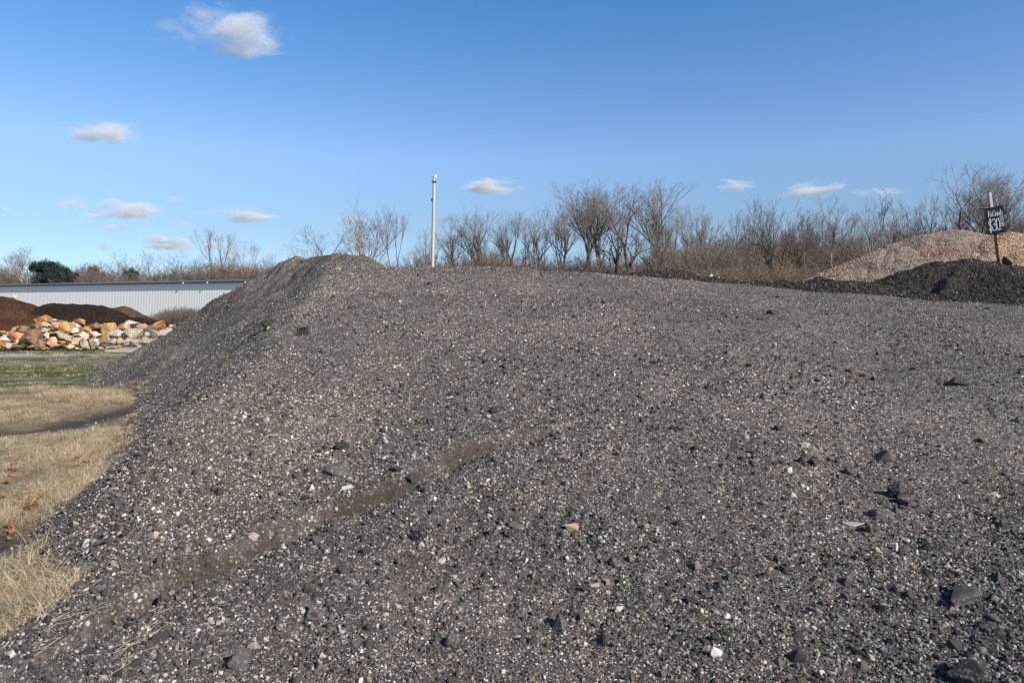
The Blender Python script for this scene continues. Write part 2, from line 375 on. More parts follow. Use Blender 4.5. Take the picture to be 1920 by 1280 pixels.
def scatter(name, pts, rots, scl, coll, seed_idx):
    me = bpy.data.meshes.new(name); n = len(pts)
    me.vertices.add(n); me.vertices.foreach_set('co', np.ascontiguousarray(pts, np.float32).ravel())
    for k, v in (('rot', rots), ('scl', scl)):
        at = me.attributes.new(k, 'FLOAT_VECTOR', 'POINT'); at.data.foreach_set('vector', np.ascontiguousarray(v, np.float32).ravel())
    at = me.attributes.new('pick', 'INT', 'POINT'); at.data.foreach_set('value', np.ascontiguousarray(seed_idx, np.int32))
    o = link(name, me)
    ng = bpy.data.node_groups.new(name, 'GeometryNodeTree')
    ng.interface.new_socket('Geometry', in_out='INPUT', socket_type='NodeSocketGeometry')
    ng.interface.new_socket('Geometry', in_out='OUTPUT', socket_type='NodeSocketGeometry')
    gi = ng.nodes.new('NodeGroupInput'); go = ng.nodes.new('NodeGroupOutput')
    ci = ng.nodes.new('GeometryNodeCollectionInfo'); ci.inputs['Collection'].default_value = coll
    ci.inputs['Separate Children'].default_value = True; ci.inputs['Reset Children'].default_value = True
    ip = ng.nodes.new('GeometryNodeInstanceOnPoints'); ip.inputs['Pick Instance'].default_value = True
    def na(nm, ty):
        a = ng.nodes.new('GeometryNodeInputNamedAttribute'); a.data_type = ty; a.inputs[0].default_value = nm; return a.outputs[0]
    L = ng.links.new
    L(gi.outputs[0], ip.inputs['Points']); L(ci.outputs[0], ip.inputs['Instance'])
    L(na('pick', 'INT'), ip.inputs['Instance Index'])
    e2r = ng.nodes.new('FunctionNodeEulerToRotation'); L(na('rot', 'FLOAT_VECTOR'), e2r.inputs[0]); L(e2r.outputs[0], ip.inputs['Rotation'])
    L(na('scl', 'FLOAT_VECTOR'), ip.inputs['Scale']); L(ip.outputs[0], go.inputs[0])
    md = o.modifiers.new('scatter', 'NODES'); md.node_group = ng
    return o
R = np.random.default_rng(7)
def fan_points(n, d0, d1, pw, tmax=.9):
    """density per square metre proportional to d**-pw"""
    u = R.random(n); e = 2 - pw
    d = (d0 ** e + u * (d1 ** e - d0 ** e)) ** (1 / e); tt = R.uniform(-tmax, tmax, n)
    return tt * (d + .3), d
def tilt(n, amt=math.pi): return np.stack([R.uniform(-amt, amt, n), R.uniform(-amt, amt, n), R.uniform(0, 6.28, n)], 1)

M_stone = mat_stone('aggregate')
C_stone = proto_coll('aggregate_shapes', M_stone, 3, 18, nm='a')
LUMP = [(0, (.045, .042, .040)), (.25, (.066, .060, .056)), (.55, (.090, .082, .075)), (.78, (.12, .11, .10)), (.88, (.19, .17, .15)), (.95, (.34, .29, .23)), (.985, (.45, .42, .37))]
proto_coll('', mat_stone('asphalt_lumps', 1.0, LUMP), 4, 10, 15, (.5, .9), C_stone, 'b')
Zground_ = Zground
def gravel_pts(n, d0, d1, pw, rad_fn, sink=.3, thin=True):
    x, y = fan_points(n, d0, d1, pw)
    z = Zmain(x, y); ok = (z > .015)
    if thin: ok &= R.random(n) > .70 * fines_at(x, y)
    x, y, z = x[ok], y[ok], z[ok]; r = rad_fn(len(x), x, y)
    return np.stack([x, y, z + r * (.45 - sink)], 1), np.stack([r, r, r], 1)
A1 = gravel_pts(520000, 2.2, 18, 1.40, lambda n, x, y: np.clip(.0060 * np.exp(R.normal(0, .40, n)), .003, .02) * (1 + .02 * np.maximum(y - 5, 0)) * (1 + .45 * fbm(x * .7, y * .7, 3, 202)))
A2 = gravel_pts(16000, 2.2, 20, 1.25, lambda n, x, y: (1 + .5 * fbm(x * .7, y * .7, 3, 202)) * np.clip(.0155 * np.exp(R.normal(0, .33, n)), .01, .045))
x, y = R.uniform(-2.9, .6, 4500), R.uniform(3.0, 8, 4500)      # clods crumbled along the lower lip of the rut
d_, s_ = line_dist(x, y, RUT); ok = (d_ > .06) & (d_ < .10 + .16 * R.random(4500)) & (s_ < 0) & (fbm(x * 1.5, y * 1.5, 2, 3) > -.3); x, y = x[ok], y[ok]; r = R.uniform(.008, .024, len(x))
A4 = (np.stack([x, y, Zmain(x, y) + r * .3], 1), np.stack([r, r, r], 1))
x, y = fan_points(90000, 2.4, 17, 1.3); sd_ = poly_sdf(x, y, TOE); ok = (sd_ > -.55) & (sd_ < .1) & (R.random(len(x)) < np.exp(-np.maximum(-sd_, 0) / .16)); x, y = x[ok], y[ok]; r = np.clip(.009 * np.exp(R.normal(0, .45, len(x))), .004, .03)
A5 = (np.stack([x, y, np.maximum(Zground_(x, y), Zmain(x, y, False)) + r * .3], 1), np.stack([r, r, r], 1))
A3 = gravel_pts(2000, 2.6, 22, 1.0, lambda n, x, y: np.clip(.028 * np.exp(R.normal(0, .28, n)), .02, .06), .45)
P_ = np.concatenate([A1[0], A5[0], A2[0], A3[0], A4[0]]); S_ = np.concatenate([A1[1], A5[1], A2[1], A3[1], A4[1]])
pick = R.integers(0, 18, len(P_)); nb_ = len(A1[0]) + len(A5[0]); big_ = np.arange(len(P_)) >= nb_
pick = np.where(big_ & ((R.random(len(P_)) < .80) | (np.arange(len(P_)) >= nb_ + len(A2[0]))), R.integers(18, 28, len(P_)), pick)
grv = scatter('gravel', P_, tilt(len(P_)), S_, C_stone, pick)
tag(grv, 'loose crushed asphalt and pale stone chips covering the big grey heap', 'gravel', kind='stuff')

# ------------------------------------------------------------------ separate larger chunks lying on the pile
def rock_mesh(name, rng, dims, rough=.12, n=12, seed=0, sub=2):
    """irregular faceted rock, w x d x h in metres, base at z=0"""
    bm = bmesh.new()
    for i in range(n):
        v = Vector((rng.gauss(0, 1), rng.gauss(0, 1), rng.gauss(0, 1))).normalized() * rng.uniform(.85, 1.12); bm.verts.new(v)
    r = bmesh.ops.convex_hull(bm, input=bm.verts)
    bmesh.ops.delete(bm, geom=[e for e in r['geom_interior'] if isinstance(e, bmesh.types.BMVert)], context='VERTS')
    bmesh.ops.bevel(bm, geom=list(bm.edges), offset=.07, segments=1, affect='EDGES', clamp_overlap=True)
    bmesh.ops.triangulate(bm, faces=bm.faces)
    for k in range(sub): bmesh.ops.subdivide_edges(bm, edges=bm.edges, cuts=1, use_grid_fill=True)
    bmesh.ops.triangulate(bm, faces=bm.faces)
    co = np.array([v.co for v in bm.verts])
    nz = fbm(co[:, 0] * 2 + seed + co[:, 2] * 1.3, co[:, 1] * 2 - co[:, 2] * 1.7, 4, seed, .6)
    for v, q in zip(bm.verts, nz): v.co *= 1 + rough * q
    co = np.array([v.co for v in bm.verts]); lo, hi = co.min(0), co.max(0)
    for v in bm.verts:
        for a in range(3): v.co[a] = (v.co[a] - (lo[a] + hi[a]) / 2) / (hi[a] - lo[a]) * dims[a]
        v.co.z += dims[2] / 2
    me = bpy.data.meshes.new(name); bm.to_mesh(me); bm.free(); return me
def mat_chunk(name, base, chips=.5):
    m = NT(name); P = m.coord('Object')
    c1 = m.n('ShaderNodeSeparateColor'); m.set(c1.inputs[0], m.voro(P, 110, 'F1', 'Color'))
    st = m.ramp(c1.outputs[0], [(0, base), (.72, tuple(min(1, b * 1.8) for b in base)), (.84, (.30, .27, .23)), (.95, (.5, .48, .43))], 'CONSTANT')
    nz = m.noise(P, 45, 5, .65); col = m.mix(m.ramp(nz, [(.35, 1.0 - chips), (.6, 1.0 - chips * .4)]), st, base)
    col = m.mix(1.0, col, m.ramp(m.noise(P, 9, 3), [(.3, .8), (.7, 1.2)]), 'MULTIPLY')
    return m.finish(col, .92, m.bump(nz, .006, .8), .2)
MC = {'dark': mat_chunk('asphalt_dark', (.040, .037, .036)), 'grey': mat_chunk('asphalt_grey', (.095, .088, .082)),
      'mid': mat_chunk('asphalt_mid', (.065, .06, .057)), 'pale': mat_chunk('stone_pale', (.40, .36, .30), .2), 'brown': mat_chunk('clod_brown', (.13, .09, .062)),
      'white': mat_chunk('stone_white', (.56, .53, .48), .2), 'tan': mat_chunk('stone_tan', (.42, .31, .20), .2)}
CH = [ # px, py (middle), width px, height/width, depth/width, colour, rz, label
 (1803, 716, 62, .30, .6, 'dark', .2, 'wide flat dark asphalt slab casting a long black shadow, nearest the black mound'),
 (1688, 921, 48, .62, .6, 'dark', .4, 'upright dark asphalt chunk with a broad black shadow to its left'),
 (1698, 941, 34, .5, .7, 'mid', .9, 'small dark chunk tucked just below the upright chunk with the broad shadow'),
 (1657, 962, 44, .5, .7, 'grey', 0, 'rounded grey brown chunk lying below the pair of dark shadowed chunks'),
 (1602, 985, 42, .22, .5, 'pale', .1, 'thin flat pale stone flake with a dark shadow under it'),
 (1866, 926, 30, .35, .7, 'tan', -.4, 'flat tan stone flake near the right edge of the picture'),
 (1680, 1024, 17, .9, .8, 'white', .3, 'small bright white wedge of stone below the thin flat flake'),
 (1752, 1026, 42, .55, .7, 'dark', -.5, 'dark slanted chunk with a shadow, right of the white wedge stone'),
 (1592, 1090, 22, .9, .8, 'grey', .5, 'round light grey stone standing alone with a shadow to its left'),
 (1812, 1126, 74, .42, .6, 'grey', .2, 'large crumbly chunk with mixed pale stones in it, lower right'),
 (1868, 1160, 34, .45, .7, 'mid', .1, 'grey chunk with a black shadow, right below the large crumbly chunk'),
 (1835, 1272, 92, .45, .7, 'dark', .1, 'big dark chunk cut off by the bottom edge at right'),
 (1664, 857, 46, .45, .8, 'grey', .6, 'light grey chunk on the right half, halfway down the slope'),
 (1341, 1224, 26, .7, .8, 'white', .2, 'pale cream stone near the bottom edge, right of centre'),
 (430, 1237, 44, 1.05, .8, 'grey', 1.0, 'tall grey slab standing on edge near the bottom, casting black shadow'),
 (590, 1150, 38, .6, .8, 'grey', .3, 'rounded grey lump on the lower left, right of the standing slab'),
 (627, 881, 46, .5, .9, 'grey', .2, 'large flat grey asphalt lump above the brown rut'),
 (638, 838, 32, .5, .8, 'dark', .4, 'dark rounded lump uphill of the large flat grey lump'),
 (765, 897, 36, .55, .8, 'dark', .1, 'dark lump at the upper end of the brown rut'),
 (748, 880, 20, .7, .8, 'grey', .6, 'small grey stone touching the dark lump at the rut end'),
 (651, 914, 24, .35, .5, 'white', .3, 'long white stone lying on the upper edge of the rut'),
 (455, 1022, 36, .55, .8, 'grey', .7, 'grey rounded lump at the lower end of the brown rut'),
 (1072, 989, 28, .5, .7, 'tan', .1, 'oval pale speckled chunk in the lower centre'),
 (971, 990, 26, .55, .8, 'brown', .9, 'brown grey lump left of the oval pale speckled chunk'),
 (1157, 1058, 28, .65, .9, 'grey', .2, 'grey lump right below the oval pale speckled chunk'),
 (1055, 1167, 36, .85, .8, 'grey', .8, 'chunky grey lump near the bottom centre of the heap'),
 (845, 1204, 32, .8, .8, 'grey', .4, 'grey block with a black shadow near the bottom, left of centre'),
 (785, 1007, 28, .85, .8, 'dark', .1, 'dark upright lump with an orange brown stone below it'),
 (790, 1021, 15, .8, .8, 'tan', .1, 'small orange brown stone at the foot of a dark upright lump'),
 (930, 769, 24, .5, .8, 'dark', .3, 'dark flat lump on the middle of the slope, alone'),
 (917, 781, 10, .8, .8, 'tan', .3, 'small cream stone just left below the lone dark flat lump'),
 (498, 787, 11, .8, .8, 'white', .3, 'little white stone on the left shoulder of the heap'),
 (1604, 696, 22, .45, .8, 'brown', .3, 'small brown lump with black shadow, middle right of the slope'),
 (1619, 704, 16, .5, .8, 'dark', .3, 'small dark lump just right of the small brown lump'),
 (1718, 691, 18, .4, .8, 'dark', .3, 'small flat dark lump uphill left of the wide flat slab'),
 (1450, 585, 26, .35, .8, 'dark', .3, 'dark flat chunk high on the slope below the dark ridge'),
 (566, 622, 26, .8, .8, 'dark', .3, 'dark clod with a deep shadow on the left shoulder under the knoll'),
 (505, 606, 34, .45, .8, 'dark', .1, 'low dark clod left of the deep shadowed clod on the shoulder'),
 (634, 505, 11, .8, .6, 'tan', .3, 'small tan triangular stone on the knoll at the top left of the heap'),
 (1333, 519, 9, 1.25, .9, 'white', .3, 'small white rounded jug shaped object on the dark ridge in front of the trees'),  # white jug-like object, built with the rock shape
 (805, 531, 12, .6, .8, 'dark', .3, 'small dark stone below the wooden pole on the crest'),
 (40, 1050, 24, .7, .8, 'grey', .4, 'pale grey stone in the black dirt beside the dry grass, lower left'),
]
rng = random.Random(5); chunk_list = []
Zm1 = lambda a, b: Zmain(a, b, False)
for i, (px, py, wpx, hr, dr, mk, rz, lab) in enumerate(CH):
    p = surf_hit(px, py + wpx * hr * .4, Zmain)
    w_ = wpx / F * p.y; me = rock_mesh('asphalt_chunk', rng, (w_, w_ * dr, w_ * hr * 1.25), .13, 11, i * 3, 2)
    nm = {'pale': 'stone', 'white': 'stone', 'tan': 'stone', 'brown': 'clod'}.get(mk, 'asphalt_chunk')
    o = link(nm, me, MC[mk], loc=(p.x, p.y + w_ * dr * .3, p.z - w_ * hr * .32)); o.rotation_euler = (rng.uniform(-.15, .15), rng.uniform(-.15, .15), rz)
    if 'tall grey slab' in lab: o.rotation_euler = (.15, .35, .5)
    tag(o, lab, 'stone' if nm == 'stone' else 'chunk', 'larger chunks lying on the grey heap')
# ------------------------------------------------------------------ other heaps
def heap(name, mat, x0, x1, y0, y1, step, fn, label, cat='gravel pile', group=None, below=-.3, fines=0.0, keep_fn=None):
    X, Y = np.meshgrid(np.arange(x0, x1, step), np.arange(y0, y1, step)); Z = fn(X, Y)
    keep = (Z > below) if keep_fn is None else keep_fn(X, Y, Z)
    o = link(name, grid_mesh(name, X, Y, Z, keep=keep, attrs={'fines': np.full_like(X, fines)}), mat)
    return tag(o, label, cat, group)
def crest_fn(pts, slope_f, slope_b, slope_s=.5, rough=.1, rs=1.2, k=.3, seed=0):
    """ridge through (x, y, z) points falling at slope_f towards the camera and slope_b away"""
    P = np.array(pts, float)
    def fn(x, y):
        best = np.full(np.shape(x), -9.0)
        for a, b in zip(P[:-1], P[1:]):
            e = b - a; L = e[0] ** 2 + e[1] ** 2
            t = np.clip(((x - a[0]) * e[0] + (y - a[1]) * e[1]) / L, 0, 1)
            dx = x - a[0] - t * e[0]; dy = y - a[1] - t * e[1]; d = np.sqrt(dx * dx + dy * dy)
            sl = np.where(dy > 0, slope_b, slope_f)
            z = a[2] + t * e[2] - sl * (np.sqrt(d * d + k * k) - k)
            best = smax(best, z, .12)
        return best + rough * lumps(x * rs, y * rs, 4, seed) + rough * .6 * fbm(x * .5, y * .5, 3, seed + 3)
    return fn
def cp(px, py, y): p = at_depth(px, py, y); return (p.x, p.y, p.z)
DARK = [(0, (.024, .019, .016)), (.32, (.042, .034, .029)), (.58, (.066, .054, .046)), (.76, (.105, .088, .074)), (.91, (.16, .145, .125)), (.975, (.40, .38, .35))]
M_dark = mat_pile('dark_regrind', DARK, 40, (.045, .036, .030), 1.0, None, big=1.6)
# ridge of fresh dark material pushed up along the crest
RIDGE = [cp(1150, 528, 15.6), cp(1215, 509, 16.0), cp(1260, 511, 16.2), cp(1330, 523, 16.3), cp(1390, 532, 16.3), cp(1430, 529, 16.3), cp(1475, 533, 16.3), cp(1530, 524, 16.4), cp(1600, 530, 16.3),
         cp(1680, 541, 16.0), cp(1760, 556, 15.6), cp(1850, 563, 15.3), cp(1990, 570, 15.0), cp(2150, 575, 14.8)]
ridge_fn = crest_fn(RIDGE, .36, .6, rough=.075, rs=1.9, k=.12, seed=51)
heap('dark_ridge', M_dark, 1.5, 18, 13.6, 19, .03, lambda x, y: ridge_fn(x, y), 'low lumpy ridge of dark fresh material along the far right edge of the grey heap', 'dirt ridge',
     keep_fn=lambda X, Y, Z: Z > Zmain(X, Y, False) - .12)
MOUND = [cp(1560, 560, 19.0), cp(1640, 532, 19.2), cp(1700, 510, 19.3), cp(1750, 495, 19.4), cp(1812, 489, 19.5), cp(1860, 493, 19.5), cp(1930, 503, 19.6), cp(2100, 520, 19.6)]
m1_ = crest_fn(MOUND, .42, .62, rough=.085, rs=1.6, k=.35, seed=71); m2_ = crest_fn([cp(1812, 490, 19.4), cp(1798, 503, 18.6), cp(1785, 520, 17.8), cp(1772, 545, 16.8)], .85, .85, rough=.07, rs=1.8, k=.10, seed=75)
m3_ = crest_fn([cp(1812, 490, 19.4), cp(1870, 505, 18.4), cp(1900, 520, 17.4), cp(1960, 545, 16.4)], .30, .4, rough=.07, rs=1.8, k=.3, seed=77)
mound_fn = lambda x, y: smax(smax(m1_(x, y) - .03, m2_(x, y), .06), m3_(x, y), .15)
heap('dark_mound', M_dark, 7, 21, 14.8, 24, .04, mound_fn, 'black mound with the price sign stuck in its top', 'dirt mound',
     keep_fn=lambda X, Y, Z: Z > Zmain(X, Y, False) - .25)
PINK = [(0, (.24, .165, .125)), (.18, (.36, .265, .205)), (.42, (.45, .345, .27)), (.64, (.52, .42, .34)), (.84, (.27, .165, .12)), (.90, (.58, .52, .45)), (.96, (.66, .62, .55))]
M_pink = mat_pile('pink_gravel', PINK, 42, (.34, .26, .21), .95, ((.15, .08, .055), .55, .85), big=2.2)
LIGHT = [cp(1440, 568, 27.8), cp(1500, 543, 28.0), cp(1565, 513, 28.4), cp(1600, 496, 28.6), cp(1640, 480, 28.8), cp(1690, 460, 29.0), cp(1735, 443, 29.0), cp(1778, 436, 29.0), cp(1815, 440, 29.2), cp(1850, 449, 29.4), cp(1900, 458, 30)]
heap('light_gravel_pile', M_pink, 4, 27, 21, 36, .055, crest_fn(LIGHT, .5, .6, rough=.11, rs=1.1, k=.9, seed=81), 'tall heap of pinkish tan gravel behind the black mound')
TAN = [(0, (.38, .25, .14)), (.3, (.53, .37, .23)), (.6, (.62, .46, .31)), (.85, (.72, .59, .44)), (.95, (.32, .21, .12))]
M_tan = mat_pile('tan_gravel', TAN, 26, (.52, .39, .26), .9, ((.32, .19, .11), .9, .45), big=2.0)
TANP = [cp(1868, 452, 26.8), cp(1885, 440, 27.0), cp(1960, 437, 27.2), cp(2100, 440, 27.5), cp(2300, 470, 27.5)]
heap('tan_gravel_pile', M_tan, 15, 32, 22.5, 33, .055, crest_fn(TANP, .60, .6, rough=.10, rs=1.2, k=.5, seed=91), 'yellowish tan gravel heap at the far right edge behind the sign')
# loose pieces on the dark, pink and tan heaps
def on_heap(fn, x0, x1, y0, y1, n, r0, r1, low=.1, other=None):
    x = R.uniform(x0, x1, n); y = R.uniform(y0, y1, n); z = fn(x, y)
    ok = z > low
    if other is not None: ok &= z > other(x, y) - .02
    x, y, z = x[ok], y[ok], z[ok]; r = r0 * (r1 / r0) ** (R.random(len(x)) ** 2.2)
    return np.stack([x, y, z + r * .15], 1), np.stack([r, r, r], 1)
M_ds = mat_stone('dark_aggregate', .9, DARK); C_ds = proto_coll('dark_aggregate_shapes', M_ds, 11, 10)
a = on_heap(ridge_fn, 2.2, 17, 14.2, 17.5, 110000, .005, .035, other=lambda x, y: Zmain(x, y, False)); b = on_heap(mound_fn, 8, 20, 15.5, 21, 90000, .005, .035)
P_ = np.concatenate([a[0], b[0]]); S_ = np.concatenate([a[1], b[1]])
tag(scatter('dark_clods', P_, tilt(len(P_)), S_, C_ds, R.integers(0, 10, len(P_))), 'loose black clods and chips on the dark ridge and mound', 'clods', kind='stuff')
M_ps = mat_stone('pink_aggregate', 1.0, PINK); C_ps = proto_coll('pink_aggregate_shapes', M_ps, 12, 8)
a = on_heap(crest_fn(LIGHT, .5, .6, rough=.11, rs=1.1, k=.9, seed=81), 9, 26, 23, 30.5, 90000, .008, .04, 1.2)
tag(scatter('pink_stones', a[0], tilt(len(a[0])), a[1], C_ps, R.integers(0, 8, len(a[0]))), 'loose pinkish stones covering the tall light heap', 'gravel', kind='stuff')
M_ts = mat_stone('tan_aggregate', 1.0, TAN); C_ts = proto_coll('tan_aggregate_shapes', M_ts, 13, 8)
a = on_heap(crest_fn(TANP, .60, .6, rough=.10, rs=1.2, k=.5, seed=91), 17, 28, 23.5, 28.5, 24000, .010, .05, 1.2)
tag(scatter('tan_stones', a[0], tilt(len(a[0])), a[1], C_ts, R.integers(0, 8, len(a[0]))), 'loose tan stones covering the heap at the right edge', 'gravel', kind='stuff')
p = Vector(cp(1894, 503, 19.3)); p.z = float(mound_fn(np.array(p.x), np.array(p.y))) - .12
o = link('dark_slab', rock_mesh('dark_slab', random.Random(3), (.24, .28, .42), .12, 10, 5, 2), MC['mid'], loc=p); o.rotation_euler = (0, -.35, .3)
tag(o, 'dark slab sticking up from the black mound right of the sign post', 'slab')

# brown mulch and soil heaps on the left
def mat_soil(name, a, b, c, sc=7):
    m = NT(name); P = m.coord('Object'); nz = m.noise(P, sc, 7, .72); n2_ = m.noise(P, 1.0, 4, .6)
    col = m.ramp(nz, [(.30, a), (.52, b), (.72, c)]); col = m.mix(1.0, col, m.ramp(n2_, [(.35, .65), (.65, 1.25)]), 'MULTIPLY')
    return m.finish(col, .95, m.bump(nz, .16, 1.0), .15)
M_mulch = mat_soil('mulch_brown', (.030, .014, .008), (.095, .045, .024), (.19, .10, .055))
M_soil = mat_soil('topsoil_dark', (.012, .008, .006), (.038, .024, .016), (.10, .062, .038))
M_lsoil = mat_soil('topsoil_light', (.05, .028, .015), (.14, .085, .045), (.24, .15, .085))
heap('mulch_pile', M_mulch, -46, -20, 28, 48, .12, crest_fn([cp(-220, 545, 38), cp(-80, 545, 38), cp(0, 560, 38), cp(40, 572, 37.5), cp(75, 588, 37), cp(110, 612, 36)], .42, .6, rough=.16, rs=.7, k=1.0, seed=14),
     'reddish brown mulch heap at the left edge behind the boulders', 'mulch pile')
heap('soil_pile', M_soil, -38, -14, 29, 48, .10, crest_fn([cp(30, 612, 37.5), cp(68, 582, 38), cp(95, 570, 38), cp(130, 573, 38.2), cp(150, 571, 38), cp(190, 576, 38), cp(235, 592, 37.5), cp(300, 606, 36), cp(350, 612, 35)], .45, .6, rough=.17, rs=.8, k=.5, seed=24),
     'dark brown topsoil heap in the middle behind the boulders', 'soil pile')
heap('light_soil_pile', M_lsoil, -34, -18, 37, 50, .12, crest_fn([cp(160, 596, 42), cp(200, 579, 42.5), cp(228, 576, 42.5), cp(250, 586, 42), cp(275, 600, 42)], .5, .6, rough=.14, rs=.9, k=.5, seed=34),
     'smaller golden brown soil heap peeking over the dark topsoil heap', 'soil pile')

# ------------------------------------------------------------------ boulders
def mat_rock(name, a, b, c, hue=.5):
    m = NT(name); P = m.coord('Object'); n_ = m.noise(P, 1.6, 5, .6, .6); f_ = m.noise(P, 9, 6, .65)
    col = m.ramp(n_, [(.36, a), (.5, b), (.64, c)]); col = m.mix(.75, col, m.ramp(f_, [(.3, .42), (.7, 1.28)]), 'MULTIPLY'); col = m.mix(m.ramp(m.noise(P, 4, 5, .7), [(.52, 0.0), (.66, .6)]), col, (.26, .16, .09))
    return m.finish(col, .9, m.bump(f_, .03, .8), .25)
MB = {'o': mat_rock('rock_orange', (.32, .11, .04), (.54, .24, .09), (.66, .42, .22)), 'b': mat_rock('rock_brown', (.13, .07, .04), (.26, .15, .085), (.42, .28, .17)),
      'c': mat_rock('rock_cream', (.46, .33, .21), (.66, .53, .38), (.72, .63, .50)), 'w': mat_rock('rock_white', (.46, .36, .26), (.64, .54, .42), (.74, .67, .56)),
      'g': mat_rock('rock_grey', (.36, .27, .19), (.54, .43, .32), (.66, .55, .42)), 'y': mat_rock('rock_ochre', (.40, .20, .06), (.56, .34, .13), (.64, .46, .26)),
      'p': mat_rock('rock_pink', (.38, .18, .10), (.60, .37, .23), (.70, .53, .39))}
BO = [ # x, y, w, h in the enlarged detail (5.33 px per photo px, from y 540), colour, label
 (45, 510, 105, 85, 'w', 'whitish boulder at the left picture edge, on top of an orange one'),
 (25, 580, 130, 80, 'o', 'orange brown boulder at the left picture edge, at the bottom'),
 (88, 578, 50, 70, 'g', 'narrow pale tan boulder right of the orange one at the left picture edge'),
 (190, 412, 145, 75, 'b', 'flat tan brown boulder on the upper left of the heap, above an orange one'),
 (150, 485, 110, 120, 'o', 'rusty orange boulder left of the big brown triangular slab'),
 (162, 540, 75, 55, 'c', 'cream wedge boulder low on the left, in front of the rusty orange one'),
 (155, 588, 95, 42, 'b', 'low dark brown boulder under the cream wedge on the left'),
 (272, 510, 165, 195, 'b', 'big brown triangular slab, largest boulder of the left group'),
 (325, 392, 135, 100, 'b', 'grey brown boulder above the big brown triangular slab'),
 (392, 318, 150, 85, 'o', 'reddish orange boulder at the top peak of the left group'),
 (440, 370, 120, 70, 'c', 'pale tan boulder just below the reddish orange one at the peak'),
 (512, 338, 85, 60, 'g', 'grey cream boulder right of the peak boulder'),
 (408, 430, 75, 55, 'c', 'small cream yellow boulder in the middle of the left group'),
 (430, 478, 80, 60, 'c', 'pale peach boulder between the brown slab and the dark red one'),
 (488, 462, 90, 55, 'o', 'dark red orange boulder in the middle, wedged between pale ones'),
 (335, 560, 150, 95, 'b', 'brown wedge boulder with a pale edge, bottom right of the big slab'),
 (405, 580, 100, 60, 'b', 'tan brown boulder on the ground with a dark gap on its left'),
 (495, 535, 95, 95, 'p', 'pinkish grey banded boulder low in the middle'),
 (538, 388, 110, 90, 'p', 'tan pink boulder left of the tall ochre oval'),
 (572, 350, 100, 60, 'b', 'brown boulder on the crest between the grey cream and the white one'),
 (637, 402, 112, 142, 'y', 'tall ochre oval boulder standing in the middle of the heap'),
 (622, 492, 190, 85, 'g', 'long slanted grey brown slab under the ochre oval'),
 (605, 546, 65, 45, 'o', 'small bright orange boulder near the ground in the middle'),
 (542, 582, 85, 40, 'c', 'small cream boulder on the grass edge left of the small orange ones'),
 (728, 388, 120, 90, 'c', 'cream boulder right of the tall ochre oval'),
 (770, 350, 100, 95, 'o', 'orange red pointed boulder on the crest of the middle'),
 (727, 428, 80, 75, 'w', 'white angular boulder under the cream one in the middle'),
 (860, 415, 105, 60, 'y', 'light orange flat boulder right of the crest point'),
 (897, 390, 130, 95, 'b', 'dark brown boulder behind the light orange flat one'),
 (795, 482, 130, 85, 'c', 'pale peach boulder in the middle, third from the ground'),
 (700, 582, 62, 50, 'c', 'little cream orange boulder right on the grass edge'),
 (640, 584, 90, 40, 'b', 'little brown boulder left of the little cream orange one'),
 (765, 540, 105, 90, 'p', 'peach boulder on the ground left of the grey one'),
 (832, 552, 100, 95, 'g', 'grey rounded boulder on the ground left of the white faceted one'),
 (915, 546, 90, 90, 'w', 'bright white faceted boulder on the ground'),
 (925, 468, 130, 65, 'w', 'pale flat boulder above the white faceted one'),
 (1015, 512, 120, 95, 'y', 'orange cream boulder right of the white faceted one'),
 (1072, 412, 150, 120, 'y', 'big round tan orange boulder at the left of the right group'),
 (1212, 402, 105, 85, 'p', 'pinkish brown boulder left of the top cream one'),
 (1298, 350, 135, 62, 'w', 'cream boulder at the very top of the right group'),
 (1155, 462, 155, 90, 'w', 'pale cream rounded boulder below the big round one'),
 (1298, 465, 125, 115, 'g', 'pale grey boulder in the centre of the right group'),
 (1385, 408, 130, 100, 'p', 'pinkish tan boulder behind the wire cage top'),
 (1092, 545, 120, 75, 'g', 'pale grey boulder low, left of the wire cage'),
 (1175, 535, 90, 80, 'p', 'peach boulder on the ground behind the left cage edge'),
 (1245, 540, 95, 80, 'c', 'warm cream boulder on the ground behind the wire cage'),
 (1330, 545, 95, 70, 'w', 'whitish boulder on the ground behind the wire cage, right of the warm cream one'),
 (1540, 392, 160, 105, 'o', 'orange topped boulder at the right end of the right group'),
 (1530, 455, 130, 90, 'g', 'grey boulder under the orange topped one'),
 (1650, 448, 175, 75, 'w', 'long pale boulder at the far right, half behind the heap edge'),
 (1560, 528, 110, 50, 'c', 'tan cream boulder on the ground beside the grey heap'),
 (1440, 525, 115, 85, 'g', 'dull grey boulder right of the wire cage'),
 (1455, 468, 65, 60, 'w', 'thin white slab leaning above the dull grey boulder'),
]
rng = random.Random(21)
for i, (zx, zy, zw, zh, mk, lab) in enumerate(BO):
    px, py, w_, h_ = zx / 5.333, 540 + zy / 5.333, zw / 5.333, zh / 5.333
    dep = 27.6 + max(0, (652 - (py + h_ / 2))) / 60 * 3.2
    p = at_depth(px, py + h_ / 2, dep); sw, sh = w_ / F * dep * 1.12, h_ / F * dep * 1.03
    me = rock_mesh('boulder', rng, (sw, max(sh, sw * .7) * rng.uniform(.9, 1.2), sh), .09, rng.randint(9, 13), i * 5 + 1, 2)
    o = link('boulder', me, MB[mk], loc=(p.x, p.y + sw * .3, max(p.z, -.03))); o.rotation_euler = (rng.uniform(-.12, .12), rng.uniform(-.2, .2), rng.uniform(-.5, .5))
    tag(o, lab, 'boulder', 'boulders in the rock heap')
